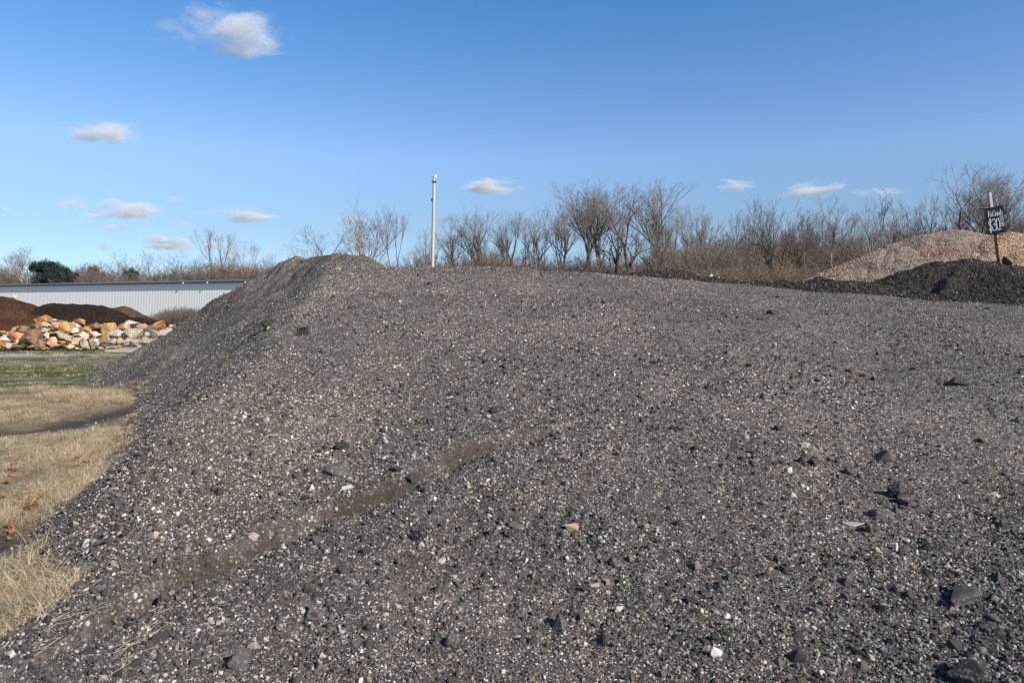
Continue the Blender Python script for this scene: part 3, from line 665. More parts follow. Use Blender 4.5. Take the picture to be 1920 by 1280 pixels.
# rubble between and beneath them
C_rub = bpy.data.collections.new('rubble_shapes')
for i, k in enumerate('obcwgyp'):
    me = rock_mesh('rubble', rng, (1, .8, .7), .12, 11, i + 200, 1); me.materials.append(MB[k]); C_rub.objects.link(bpy.data.objects.new('rubble', me))
n = 420; x = R.uniform(-22.5, -13.2, n); tt = R.random(n); y = 28.3 + tt * 3.0; z = np.clip((y - 28.3) * .40, 0, 1.0) * np.where((x > -17.6) & (x < -17.0), .4, 1) - .12
r = R.uniform(.14, .42, n) * (.6 + .4 * tt)
tag(scatter('rubble', np.stack([x, y, z], 1), tilt(n), np.stack([r, r, r], 1), C_rub, R.integers(0, 7, n)), 'small broken rock filling the gaps of the boulder heap', 'rubble', kind='stuff')

# wire cage on a timber base in front of the boulders
M_timber = (lambda m: m.finish(m.mix(m.noise(m.coord(), 6, 4), (.34, .28, .20), (.55, .48, .37)), .85))(NT('weathered_timber'))
M_wire = (lambda m: m.finish((.42, .42, .41), .45, None, .5, Metallic=.7))(NT('galvanised_wire'))
c = at_depth(237, 652, 26.9); cage = empty('wire_cage', (c.x, 26.9, 0), .04)
tag(cage, 'low wire cage panel on a pale timber base in front of the boulders', 'wire cage')
bm = bmesh.new(); box_bm(bm, (0, 0, .07), (1.62, .10, .12)); box_bm(bm, (0, .9, .09), (1.62, .10, .16)); box_bm(bm, (-.74, .45, .21), (.09, 1.0, .06)); box_bm(bm, (.74, .45, .21), (.09, 1.0, .06))
bmesh.ops.bevel(bm, geom=list(bm.edges), offset=.006, segments=1, affect='EDGES'); bm_obj('timber_base', bm, M_timber, cage)
sg = []
for i in range(19):
    x = -.78 + i * .0867; sg.append((x, -.02, .17, x, -.02, 1.08, .0045, .0045))
for j in range(10): sg.append((-.78, -.024, .2 + j * .097, .78, -.024, .2 + j * .097, .0045, .0045))
V, Q = tubes(sg, 4); link('front_grid', np_mesh('front_grid', V, Q), M_wire, cage)
sg = []
for i in range(11):
    y = i * .09; sg.append((.785, y, .17, .785, y, 1.08, .0045, .0045))
for j in range(10): sg.append((.79, 0, .2 + j * .097, .79, .9, .2 + j * .097, .0045, .0045))
V, Q = tubes(sg, 4); link('side_grid', np_mesh('side_grid', V, Q), M_wire, cage)

# ------------------------------------------------------------------ warehouse
A = np.array([(480 - 960) / F * 94, 94.0]); B = np.array([-960 / F * 112, 112.0]); ev = (A - B) / np.linalg.norm(A - B)
L0, L1 = -45.0, float(np.linalg.norm(A - B)) + 7.0          # along the wall, from B
ang = math.atan2(ev[1], ev[0]); wh = empty('warehouse', (B[0], B[1], 0), ang)
tag(wh, 'long low white ribbed metal warehouse with a blue grey roof', 'warehouse')
EAVE = 5.55; DEP = 24.0
m = NT('white_cladding'); P = m.coord(); nz = m.noise(P, .35, 4); st = m.n('ShaderNodeMapping'); m.set(st.inputs['Vector'], P); st.inputs['Scale'].default_value = (3, 1, .15)
streak = m.noise(st.outputs[0], 1.5, 4, .6); colr = m.mix(m.ramp(streak, [(.4, 0.0), (.75, .45)]), (.90, .88, .81), (.84, .81, .74))
M_clad = m.finish(colr, .5, None, .4)
step, hh = .305, .009; xs = []; ys = []
k = L0
while k < L1:
    for dx, off in ((0, 0), (.20, 0), (.225, -hh), (.275, -hh)): xs.append(k + dx); ys.append(off)
    k += step
xs = np.array(xs); ys = np.array(ys); n = len(xs)
V = np.concatenate([np.stack([xs, ys, np.full(n, -.2)], 1), np.stack([xs, ys, np.full(n, EAVE)], 1)]); i = np.arange(n - 1)
link('wall', np_mesh('wall', V, np.stack([i, i + 1, i + 1 + n, i + n], 1)), M_clad, wh)
bm = bmesh.new(); box_bm(bm, ((L0 + L1) / 2, DEP / 2 + .06, EAVE / 2 - .1), (L1 - L0 - .1, DEP - .1, EAVE + .1)); bm_obj('shell', bm, M_clad, wh)
M_roof = (lambda m: m.finish(m.mix(m.noise(m.coord(), 2, 3), (.10, .115, .14), (.15, .165, .19)), .45, None, .5))(NT('roof_metal'))
bm = bmesh.new(); rz_ = .82
vs = [bm.verts.new(v) for v in [(L0 - .3, -.35, EAVE + .02), (L1 + .3, -.35, EAVE + .02), (L1 + .3, DEP / 2, EAVE + rz_), (L0 - .3, DEP / 2, EAVE + rz_), (L1 + .3, DEP + .35, EAVE + .02), (L0 - .3, DEP + .35, EAVE + .02),
                                (L0 - .3, -.35, EAVE + .12), (L1 + .3, -.35, EAVE + .12), (L1 + .3, DEP / 2, EAVE + rz_ + .1), (L0 - .3, DEP / 2, EAVE + rz_ + .1), (L1 + .3, DEP + .35, EAVE + .12), (L0 - .3, DEP + .35, EAVE + .12)]]
for f in ((0, 1, 2, 3), (3, 2, 4, 5), (6, 7, 8, 9), (9, 8, 10, 11), (0, 1, 7, 6), (5, 4, 10, 11), (0, 3, 9, 6), (3, 5, 11, 9), (1, 2, 8, 7), (2, 4, 10, 8)): bm.faces.new([vs[q] for q in f])
bmesh.ops.recalc_face_normals(bm, faces=bm.faces); bm_obj('roof', bm, M_roof, wh)
bm = bmesh.new(); box_bm(bm, ((L0 + L1) / 2, -.42, EAVE - .04), (L1 - L0 + .6, .13, .16))
bm_obj('eave_strip', bm, (lambda m: m.finish((.035, .045, .065), .4))(NT('eave_strip_dark')), wh)  # dark strip along the front roof edge
M_lamp = (lambda m: m.finish((.8, .8, .78), .3))(NT('lamp_white'))
def along(px, py):        # position along the wall of a photo point
    r = ray(px, py); M_ = np.array([[ev[0], -r.x], [ev[1], -r.y]]); s_ = np.linalg.solve(M_, -B); return float(s_[0]), CAMZ + r.z * float(s_[1])
for px, py in ((27, 556),):
    s_, z_ = along(px, py); bm = bmesh.new(); box_bm(bm, (s_, -.14, z_), (.55, .22, .30)); bmesh.ops.bevel(bm, geom=list(bm.edges), offset=.06, segments=2, affect='EDGES'); bm_obj('wall_lamp', bm, M_lamp, wh)
for px in (349, 394, 465):
    s_, z_ = along(px, 533); bm = bmesh.new(); box_bm(bm, (s_, -.56, EAVE - .10), (.22, .12, .18)); bmesh.ops.bevel(bm, geom=list(bm.edges), offset=.03, segments=1, affect='EDGES'); bm_obj('eave_lamp', bm, M_lamp, wh)

# ------------------------------------------------------------------ sign, pole, wire
M_postd = (lambda m: m.finish(m.mix(m.noise(m.coord(), 12, 4), (.04, .016, .012), (.10, .042, .030)), .8))(NT('stained_wood'))
M_postw = (lambda m: m.finish((.82, .70, .70), .6))(NT('post_paint'))
sb = Vector(cp(1872, 500, 19.4)); zt = float(mound_fn(np.array(sb.x), np.array(sb.y)))
stp = Vector(cp(1856, 361, 19.3)); sign = empty('price_sign', (sb.x, sb.y, zt)); L_ = (stp - Vector((sb.x, sb.y, zt)))
sign.rotation_mode = 'QUATERNION'; sign.rotation_quaternion = L_.to_track_quat('Z', 'X')
tag(sign, 'black board with white handwriting on a leaning post in the black mound', 'sign')
PH = L_.length
# local frame after to_track_quat('Z','X'): find the axis that looks at the camera
qi = sign.rotation_quaternion.inverted(); fwd = qi @ Vector((-.30, -1, 0)).normalized(); yaw = math.atan2(fwd.y, fwd.x) + math.pi / 2
sign.rotation_quaternion = sign.rotation_quaternion @ Quaternion((0, 0, 1), yaw)      # now local -Y faces the camera
bm = bmesh.new(); box_bm(bm, (0, 0, (PH * .78 - .5) / 2), (.062, .040, PH * .78 + .5)); bmesh.ops.bevel(bm, geom=list(bm.edges), offset=.004, segments=1, affect='EDGES'); bm_obj('post', bm, M_postd, sign)
bm = bmesh.new(); box_bm(bm, (0, 0, PH * .89), (.062, .040, PH * .22)); bmesh.ops.bevel(bm, geom=list(bm.edges), offset=.004, segments=1, affect='EDGES'); bm_obj('post_top', bm, M_postw, sign)
BW, BH = .46, .74; bc = Vector((.035, -.034, PH * .605))
M_board = (lambda m: m.finish(m.mix(m.noise(m.coord(), 5, 4), (.007, .009, .020), (.018, .022, .040)), .55))(NT('blackboard'))
bm = bmesh.new(); box_bm(bm, bc, (BW, .018, BH)); bmesh.ops.bevel(bm, geom=list(bm.edges), offset=.003, segments=1, affect='EDGES'); board = bm_obj('board', bm, M_board, sign)
G = { 'R': [[(0, 0), (.02, 1)], [(-.05, .95), (.35, 1), (.5, .82), (.4, .6), (.05, .5), (.3, .3), (.55, 0)]], 'e': [[(.05, .28), (.42, .32), (.36, .52), (.18, .55), (.03, .38), (.05, .12), (.22, 0), (.45, .08)]],
      'G': [[(.6, .85), (.4, 1), (.15, .88), (.02, .5), (.12, .1), (.38, 0), (.6, .18), (.6, .42), (.36, .42)]], 'r': [[(.05, .55), (.06, 0)], [(.06, .35), (.2, .52), (.34, .52)]], 'i': [[(.06, .52), (.06, 0)], [(.055, .74), (.07, .78)]],
      'n': [[(.04, .54), (.05, 0)], [(.05, .36), (.2, .54), (.34, .45), (.36, 0)]], 'd': [[(.38, 1), (.38, 0)], [(.38, .42), (.2, .54), (.04, .3), (.16, .02), (.38, .14)]], 's': [[(.34, .5), (.15, .54), (.06, .4), (.3, .22), (.28, .03), (.04, .03)]],
      '$': [[(.5, .82), (.3, .93), (.08, .78), (.14, .58), (.44, .42), (.5, .2), (.28, .05), (.03, .17)], [(.33, 1.08), (.22, -.1)]], '3': [[(.05, .92), (.32, 1.0), (.48, .82), (.38, .6), (.18, .52), (.42, .42), (.52, .2), (.32, .0), (.02, .1)]],
      '0': [[(.28, 1), (.08, .82), (.02, .45), (.12, .08), (.3, 0), (.47, .18), (.52, .6), (.42, .92), (.26, 1)]], '.': [[(.04, .02), (.07, .05)]], 'y': [[(.02, .9), (.22, .5)], [(.44, .95), (.22, .45), (.2, 0)]], 'D': [[(.05, 0), (.06, .95), (.36, .85), (.46, .5), (.34, .1), (.05, 0)]], '_': [[(0, 0), (1, .03)]] }
M_chalk = (lambda m: m.finish((.88, .88, .88), .7))(NT('white_marker'))
def write(txt, x0, z0, h, adv, wd, sx=1.0):
    bm = bmesh.new(); x = x0
    for ch in txt:
        for st_ in G[ch]:
            pts = [Vector((x + a * h * sx, b * h + z0)) for a, b in st_]
            fine_ = []                       # smooth the pen stroke
            for q in range(len(pts) - 1):
                p0 = pts[max(q - 1, 0)]; p1 = pts[q]; p2 = pts[q + 1]; p3 = pts[min(q + 2, len(pts) - 1)]
                for u in (0, .25, .5, .75): fine_.append(.5 * ((2 * p1) + (p2 - p0) * u + (2 * p0 - 5 * p1 + 4 * p2 - p3) * u * u + (3 * p1 - p0 - 3 * p2 + p3) * u ** 3))
            fine_.append(pts[-1])
            for a, b in zip(fine_[:-1], fine_[1:]):
                d_ = b - a; l_ = max(d_.length, 1e-4); box_bm(bm, (bc.x + (a.x + b.x) / 2, bc.y - .0115, bc.z + (a.y + b.y) / 2), (l_ + wd * .8, .004, wd), Matrix.Rotation(-math.atan2(d_.y, d_.x), 3, 'Y'))
        x += adv.get(ch, .5) * h * sx
    me = bpy.data.meshes.new('lettering'); bm.to_mesh(me); bm.free(); return link('lettering', me, M_chalk, board)
write('ReGrinds', -.15, .12, .145, {'R': .56, 'e': .44, 'G': .62, 'r': .34, 'i': .16, 'n': .42, 'd': .44, 's': .4}, .016, .70)
write('$30', -.18, -.29, .33, {'$': .58, '3': .56, '0': .5}, .023, .50)
write('.', .100, -.29, .34, {}, .024, .62)
write('00', .115, -.02, .105, {'0': .60}, .014, .75)
write('_', .115, -.055, .10, {}, .012, .85)
write('yD', .118, -.20, .11, {'y': .52}, .014, .75)

M_pole = (lambda m: m.finish(m.mix(m.noise(m.coord(), 3, 5, .7), (.40, .37, .33), (.58, .55, .50)), .85))(NT('weathered_pole'))
pt = at_depth(814, 331, 55); pb = at_depth(811, 505, 55); pole = empty('utility_pole', (pb.x - .12, 55, 0))
tag(pole, 'tall bare weathered wooden pole with no crossarm rising behind the crest', 'pole')
V, Q = tubes([(0, 0, -.3, pt.x - pb.x + .12, 0, pt.z, .155, .11)], 14); link('shaft', np_mesh('shaft', V, Q, True), M_pole, pole)
bm = bmesh.new(); tx = pt.x - pb.x + .12
box_bm(bm, (tx, 0, pt.z + .01), (.25, .25, .03)); bm_obj('pole_cap', bm, M_lamp, pole)
M_iron = (lambda m: m.finish((.10, .10, .10), .5, None, .5, Metallic=.6))(NT('iron'))
bm = bmesh.new(); box_bm(bm, (tx + .17, -.05, pt.z + .02), (.12, .10, .30)); bm_obj('insulator', bm, M_lamp, pole)
bm = bmesh.new(); box_bm(bm, (tx, -.02, pt.z - .42), (.36, .30, .09)); bm_obj('bracket', bm, M_iron, pole)
bm = bmesh.new(); box_bm(bm, (tx - .19, -.02, pt.z - 1.85), (.12, .14, .22)); bm_obj('bolt_plate', bm, M_iron, pole)
a = at_depth(1735, 384, 62); b = at_depth(2060, 379, 56); sg = []
for q in range(24):
    u0, u1 = q / 24, (q + 1) / 24; f_ = lambda u: a.lerp(b, u) - Vector((0, 0, .35 * 4 * u * (1 - u)))
    sg.append((*f_(u0), *f_(u1), .012, .012))
V, Q = tubes(sg, 4); wr = link('power_line', np_mesh('power_line', V, Q), (lambda m: m.finish((.55, .55, .55), .4))(NT('bright_wire')))
tag(wr, 'thin pale overhead wire crossing the trees behind the sign', 'wire')
# ------------------------------------------------------------------ bare trees
def rot_about(v, axis, a):
    return v * math.cos(a) + axis.cross(v) * math.sin(a) + axis * (axis.dot(v)) * (1 - math.cos(a))
def gen_tree(seed, H=17.0, r0=.24, fork=.28, nl=11, nb=9, nt=7, nw=5, up=.30, ang=(.5, .9), rad=.30, lo=.22, lean=0.0, multi=1, twig=.013, gnarl=.055):
    """limbs grow out to a domed envelope (radius rad*H, from lo*H to H); returns (stem segments, twig segments)"""
    rg = random.Random(seed); big = []; small = []
    cz, az, ar = H * (lo + 1) / 2, H * (1 - lo) / 2, H * rad
    def reach(p, d):
        cx = lean * max(p.z, 0) * .8
        P = Vector(((p.x - cx) / ar, p.y / ar, (p.z - cz) / az)); Dv = Vector((d.x / ar, d.y / ar, d.z / az))
        a = Dv.dot(Dv); b = P.dot(Dv); c = P.dot(P) - 1
        if c > 0: return .4
        return (-b + math.sqrt(b * b - a * c)) / a
    def branch(p, d, L, r, r_end, n, jit, trop, out):
        pts = [(p.copy(), r)]; q = p.copy(); dd = d.normalized()
        for i in range(n):
            dd = (dd + Vector((rg.gauss(0, jit), rg.gauss(0, jit), rg.gauss(0, jit) + trop))).normalized()
            q2 = q + dd * (L / n); ra = r + (r_end - r) * (i / n); rb = r + (r_end - r) * ((i + 1) / n)
            out.append((*q, *q2, ra, rb)); q = q2; pts.append((q.copy(), rb))
        return pts
    def kids(pts, lo_, cnt):
        for j in range(cnt):
            u = lo_ + (1 - lo_) * ((j + rg.random()) / cnt); f = min(u, .999) * (len(pts) - 1); i = int(f); w = f - i
            yield u, pts[i][0].lerp(pts[i + 1][0], w), pts[i][1] * (1 - w) + pts[i + 1][1] * w, (pts[i + 1][0] - pts[i][0]).normalized()
    def side(d, a, upw=0.0):
        ax = d.cross(Vector((rg.gauss(0, 1), rg.gauss(0, 1), rg.gauss(0, 1)))).normalized(); v = rot_about(d, ax, a); v.z += upw; return v.normalized()
    for t_ in range(multi):
        d0 = Vector((lean + (rg.uniform(-.30, .30) if multi > 1 else rg.gauss(0, .03)), rg.gauss(0, .05), 1)).normalized()
        trunk = branch(Vector((rg.uniform(-.25, .25) * (multi > 1), 0, -.3)), d0, H * rg.uniform(.80, .88), r0 * (1 if multi == 1 else .75), .025, 12, gnarl * .8, .03, big)
        for u, p, r, d in kids(trunk, fork, nl):
            dd = side(d, rg.uniform(*ang) * (1.1 - .35 * u), up * .3); Ll = min(reach(p, dd) * rg.uniform(.80, 1.04), H * .62)
            if Ll < .5: Ll = .5
            lb = branch(p, dd, Ll, max(r * .55, .026), .013, 7, gnarl, up * .10, big)
            for u2, p2, r2, d2 in kids(lb, .18, max(2, round(nb * min(1, Ll / (.26 * H))))):
                dd = side(d2, rg.uniform(.4, .85), .12); L2 = min(reach(p2, dd) * 1.05, Ll * .55 * (1.1 - .45 * u2)) * rg.uniform(.75, 1.1)
                b2 = branch(p2, dd, max(L2, .35), max(r2 * .5, twig * 1.2), twig * .9, 4, gnarl * 1.2, up * .10, small)
                for u3, p3, r3, d3 in kids(b2, .15, max(2, round(nt * min(1, L2 / (.11 * H))))):
                    L3 = max(L2, .5) * .42 * (1.15 - .5 * u3) * rg.uniform(.7, 1.2); b3 = branch(p3, side(d3, rg.uniform(.35, .85), .1), L3, twig * .8, twig * .6, 2, gnarl * 1.5, up * .1, small)
                    for u4, p4, r4, d4 in kids(b3, .15, nw):
                        branch(p4, side(d4, rg.uniform(.35, .8), .1), max(L3 * .55, .18) * rg.uniform(.6, 1.2), twig * .55, twig * .4, 1, .1, 0, small)
    return big, small
def gen_fork_tree(seed, H=17.0, r0=.23, fork=.24, depth=7, ratio=.83, ang=(.22, .48), up=.06, L1=.15, three=.30, lean=0.0, multi=1, twig=.012, gnarl=.09):
    """trunk that forks again and again into an open, domed crown of fine twigs"""
    rg = random.Random(seed); big = []; small = []
    def run(p, d, L, ra, rb, n, jit, trop, out):
        q = p.copy(); dd = d.normalized(); pts = [q.copy()]
        for i in range(n):
            dd = (dd + Vector((rg.gauss(0, jit), rg.gauss(0, jit), rg.gauss(0, jit) + trop))).normalized(); q2 = q + dd * (L / n)
            out.append((*q, *q2, ra + (rb - ra) * i / n, ra + (rb - ra) * (i + 1) / n)); q = q2; pts.append(q.copy())
        return pts, dd
    def grow(p, d, L, r, k):
        rb = max(r * .84, twig * .5); out = big if r > .035 else small
        pts, dd = run(p, d, L, r, rb, 3, gnarl, up, out)
        if k >= 2:
            for j in range(1 if k < 3 else 2):        # side shoots
                b = pts[rg.randint(1, 3)]; ax = dd.cross(Vector((rg.gauss(0, 1), rg.gauss(0, 1), rg.gauss(0, 1)))).normalized(); v = rot_about(dd, ax, rg.uniform(.5, 1.0))
                run(b, v, L * rg.uniform(.35, .8), twig * .6, twig * .35, 2, .14, .06, small)
        if k >= depth: return
        n = 3 if rg.random() < three else 2; phi = rg.uniform(0, 6.283)
        for j in range(n):
            side_ = dd.cross(Vector((0.13, .21, 1)) if abs(dd.z) < .95 else Vector((1, 0, 0))).normalized(); ax = rot_about(side_, dd, phi + j * 6.283 / n + rg.gauss(0, .3))
            a = rg.uniform(*ang) * (.55 if (j == 0 and k < 4) else 1.0) * (1.15 if n == 3 else 1)
            grow(pts[-1], rot_about(dd, ax, a), L * ratio * rg.uniform(.78, 1.18), rb * (.86 if j == 0 else .72), k + 1)
    for t_ in range(multi):
        d0 = Vector((lean + (rg.uniform(-.34, .34) if multi > 1 else rg.gauss(0, .04)), rg.gauss(0, .05), 1)).normalized(); rr = r0 * (1 if multi == 1 else .72)
        pts, dd = run(Vector((rg.uniform(-.3, .3) * (multi > 1), 0, -.3)), d0, H * fork + .3, rr * 1.15, rr * .85, 5, .04, .02, big)
        for j in range(2 if multi > 1 else 1):    # low side limbs
            b = pts[rg.randint(3, 4)]; a = rg.uniform(0, 6.283); grow(b, Vector((math.cos(a), math.sin(a), .75)), H * L1 * .7, rr * .34, 3)
        grow(pts[-1], dd, H * L1, rr * .85, 0)
    return big, small
def mat_bark(name, a, b, sc=3.0):
    m = NT(name); P = m.coord(); n_ = m.noise(P, sc, 5, .7); rd = m.n('ShaderNodeObjectInfo').outputs['Random']
    col = m.ramp(n_, [(.35, a), (.65, b)]); col = m.mix(1.0, col, m.ramp(rd, [(0, (.82, .84, .88)), (1, (1.2, 1.12, 1.05))]), 'MULTIPLY')
    return m.finish(col, .9, m.bump(n_, .03, .6), .15)
M_bark = mat_bark('bark_grey', (.055, .046, .040), (.15, .13, .115)); M_barkd = mat_bark('bark_dark', (.034, .029, .026), (.11, .094, .083))
M_barkw = mat_bark('bark_pale', (.30, .28, .25), (.62, .60, .56), 1.2)
M_twig = mat_bark('twigs_grey', (.17, .148, .132), (.31, .275, .25)); M_twigr = mat_bark('twigs_reddish', (.10, .068, .055), (.20, .145, .12)); M_twigp = mat_bark('twigs_pale', (.24, .21, .185), (.40, .36, .32))
class Proto: pass
PR = {}
def proto(key, barkm, twigm, **kw):
    big, small = (gen_tree if 'nl' in kw else gen_fork_tree)(**kw); s = np.array(big); thick = s[:, 6] > .06
    V1, Q1 = tubes(s[thick], 7); V2, Q2 = tubes(s[~thick], 4); V = np.concatenate([V1, V2]); Q = np.concatenate([Q1, Q2 + len(V1)])
    o = Proto(); o.trunk = np_mesh('trunk', V, Q, True); V, Q = tubes(small, 3); o.crown = np_mesh('crown', V, Q)
    o.trunk.materials.append(barkm); o.crown.materials.append(twigm)
    allp = np.concatenate([s[:, 3:6], np.array(small)[:, 3:6]]); o.H = float(np.percentile(allp[:, 2], 97.8 if 'nl' not in kw else 99.5)); o.Wd = float(np.percentile(allp[:, 0], 98) - np.percentile(allp[:, 0], 2)); o.x0 = float((np.percentile(allp[:, 0], 98) + np.percentile(allp[:, 0], 2)) / 2)
    PR[key] = o
proto('vase', M_barkd, M_twig, seed=1, fork=.38, ang=(.20, .40), L1=.145, gnarl=.07, up=.05)
proto('vase2', M_barkd, M_twig, seed=18, fork=.42, ang=(.20, .40), L1=.135, gnarl=.07, up=.05)
proto('round', M_barkd, M_twig, seed=3, fork=.34, ang=(.24, .46), L1=.15, up=.04, gnarl=.07)
proto('wide', M_barkd, M_twig, seed=24, H=14, fork=.22, ang=(.32, .60), L1=.18, up=.03, gnarl=.13)
proto('slim', M_bark, M_twig, seed=5, nl=13, nb=5, nt=5, nw=4, ang=(.4, .7), up=.4, fork=.30, rad=.15, lo=.2, r0=.16)
proto('slim2', M_bark, M_twigr, seed=6, nl=13, nb=5, nt=5, nw=4, ang=(.45, .8), up=.4, fork=.22, rad=.17, lo=.12, r0=.15)
proto('fork', M_bark, M_twig, seed=7, fork=.32, ang=(.14, .34), L1=.15, depth=6, multi=2, r0=.22)
proto('dark_fork', M_barkd, M_twigr, seed=8, H=13, fork=.14, ang=(.26, .52), L1=.20, depth=6, multi=3, r0=.32, gnarl=.14)
proto('white', M_barkw, M_twigp, seed=9, fork=.34, ang=(.24, .5), L1=.15, lean=-.38, r0=.24)
proto('white_up', M_barkw, M_twigp, seed=10, fork=.28, ang=(.22, .46), L1=.15, r0=.2)
proto('crooked', M_barkd, M_twig, seed=31, H=10, fork=.22, ang=(.4, .8), L1=.2, depth=7, gnarl=.22, r0=.24)
proto('pole_tree', M_barkw, M_twigr, seed=13, nl=12, nb=5, nt=5, nw=4, ang=(.35, .7), up=.4, fork=.42, rad=.11, lo=.35, r0=.10)
TREES = [ # px of trunk, top y, distance, shape, crown width px (0 = natural), label
 (-60, 452, 150, 'round', 0, 'bare tree beyond the warehouse, cut by the left picture edge'),
 (16, 468, 150, 'white_up', 0, 'pale bare tree beyond the warehouse, furthest left one fully seen'),
 (42, 466, 146, 'round', 0, 'rounded bare tree behind the warehouse left of the dark evergreens'),
 (60, 484, 138, 'white_up', 0, 'pale low tree right beside the dark evergreens, on their left'),
 (160, 492, 145, 'white_up', 0, 'pale slender tree just right of the dark evergreens behind the warehouse'),
 (192, 488, 150, 'slim', 0, 'thin grey bare tree behind the warehouse, second right of the evergreens'),
 (206, 498, 142, 'slim2', 0, 'short brownish bare tree behind the warehouse, between two taller grey ones'),
 (236, 477, 148, 'round', 0, 'rounded bare tree top over the middle of the warehouse roof'),
 (267, 468, 146, 'pole_tree', 0, 'very slim straight bare tree over the middle of the warehouse roof'),
 (290, 474, 146, 'slim', 36, 'forked bare tree over the warehouse roof right of the very slim one'),
 (345, 476, 148, 'wide', 0, 'spreading grey bare tree over the warehouse roof, left of the tall vase shaped one'),
 (374, 480, 150, 'round', 0, 'low bare tree touching the left side of the tall vase shaped one'),
 (424, 431, 140, 'fork', 62, 'tall vase shaped bare tree, highest above the warehouse roof'),
 (468, 447, 140, 'white_up', 60, 'pale bare tree right of the tall vase shaped one, over the roof end'),
 (503, 478, 138, 'round', 0, 'small bare tree just above the left slope of the grey heap'),
 (556, 461, 120, 'wide', 66, 'low bare tree showing over the left shoulder of the knoll'),
 (640, 432, 92, 'wide', 88, 'low spreading bare tree behind the knoll of the grey heap'),
 (676, 417, 92, 'round', 66, 'dark trunked bare tree behind the knoll, between the spreading and the white one'),
 (722, 390, 84, 'white', 96, 'white barked tree leaning left at the right end of the knoll'),
 (708, 430, 84, 'white', 70, 'lower white limbed tree leaning far left behind the knoll'),
 (752, 393, 84, 'fork', 48, 'forked grey bare tree between the white barked tree and the pole'),
 (782, 458, 78, 'round', 50, 'low bare tree directly left of the wooden pole'),
 (800, 430, 88, 'slim', 0, 'thin bare tree right behind the wooden pole'),
 (850, 404, 84, 'round', 76, 'bare tree with crooked limbs right of the wooden pole'),
 (884, 432, 88, 'round', 54, 'low grey bare tree, second right of the wooden pole'),
 (925, 397, 86, 'vase', 74, 'many limbed bare tree halfway between pole and tallest trees'),
 (962, 397, 86, 'vase2', 74, 'fan shaped bare tree just right of the halfway one'),
 (1002, 400, 88, 'round', 72, 'grey bare tree left of the tallest group'),
 (1056, 386, 80, 'round', 92, 'dark trunked leaning tree at the left edge of the tallest group'),
 (1082, 347, 82, 'vase', 100, 'tall fan crowned tree, first tall one of the group'),
 (1112, 351, 82, 'vase2', 84, 'thick dark trunk with a narrow crown in the tall group'),
 (1150, 346, 82, 'vase', 96, 'tall tree with pale upright limbs in the middle of the group'),
 (1140, 400, 76, 'crooked', 0, 'shorter slanting tree below the middle of the tall group'),
 (1186, 351, 84, 'vase2', 92, 'tall tree just right of the middle of the group'),
 (1213, 424, 66, 'crooked', 66, 'small dark crooked tree standing in front of the tall group'),
 (1234, 340, 84, 'slim', 54, 'tallest slim tree at the right of the tall group'),
 (1268, 345, 82, 'vase', 96, 'tall open crowned tree at the right end of the group'),
 (1312, 388, 86, 'round', 70, 'rounded medium tree right of the tall group'),
 (1350, 432, 80, 'slim2', 0, 'low reddish slim tree in the dip right of the tall group'),
 (1384, 395, 82, 'slim', 50, 'slim grey tree left of the dark many stemmed one'),
 (1420, 381, 82, 'round', 70, 'bare tree rising behind the dark many stemmed one'),
 (1452, 390, 62, 'dark_fork', 108, 'dark many stemmed tree standing nearest behind the dark ridge'),
 (1506, 382, 80, 'slim2', 50, 'slim reddish tree right of the dark many stemmed one'),
 (1521, 430, 64, 'pole_tree', 0, 'white straight thin trunk among the brush right of the dark many stemmed tree'),
 (1560, 372, 78, 'round', 78, 'bare tree with slanting top limbs above the brush'),
 (1600, 398, 80, 'slim', 0, 'slender bare tree in the brush left of the light gravel heap'),
 (1573, 440, 62, 'pole_tree', 0, 'short white thin trunk among the brush left of the light gravel heap'),
 (1636, 356, 78, 'slim2', 56, 'tall narrow bare tree above the left slope of the light gravel heap'),
 (1656, 400, 64, 'white', 50, 'pale leaning trunk with thin crown over the left slope of the light heap'),
 (1684, 376, 80, 'slim', 56, 'slim twiggy tree over the light gravel heap'),
 (1722, 402, 78, 'slim2', 50, 'lower slim tree over the peak of the light gravel heap'),
 (1762, 337, 74, 'wide', 112, 'broad bare tree with a bent limb above the peak of the light heap'),
 (1806, 372, 80, 'round', 70, 'dense bare tree left of the price sign'),
 (1846, 316, 74, 'round', 104, 'tallest bare tree, right behind the price sign'),
 (1886, 352, 80, 'vase2', 80, 'dense dark bare tree just right of the price sign'),
 (1916, 322, 74, 'vase', 96, 'tall bare tree at the right picture edge'),
 (1975, 330, 76, 'round', 100, 'bare tree cut off by the right picture edge'),
]
rt = random.Random(99)
for px, ty, D, key, wpx, lab in TREES:
    P0 = PR[key]; Hh = CAMZ + (580 - ty) / F * D; s_ = Hh / P0.H * 1.0
    sx_ = s_ if not wpx else min(max(wpx * 1.12 / F * D / P0.Wd, s_ * .55), s_ * 1.5)
    t_ = empty('evergreen' if False else 'bare_tree', ((px - 960) / F * D, D, 0), 0)
    flip = 1 if key in ('white', 'dark_fork', 'fork', 'crooked') else rt.choice((-1, 1))
    for part in ('trunk', 'crown'):
        o = bpy.data.objects.new(part, getattr(P0, part)); COL.objects.link(o); o.parent = t_
    t_.scale = (sx_ * flip, sx_, s_)
    if key not in ('white', 'dark_fork', 'fork', 'crooked'): t_.rotation_euler = (0, 0, rt.uniform(-.5, .5))
    tag(t_, lab, 'tree', 'bare winter trees along the horizon')
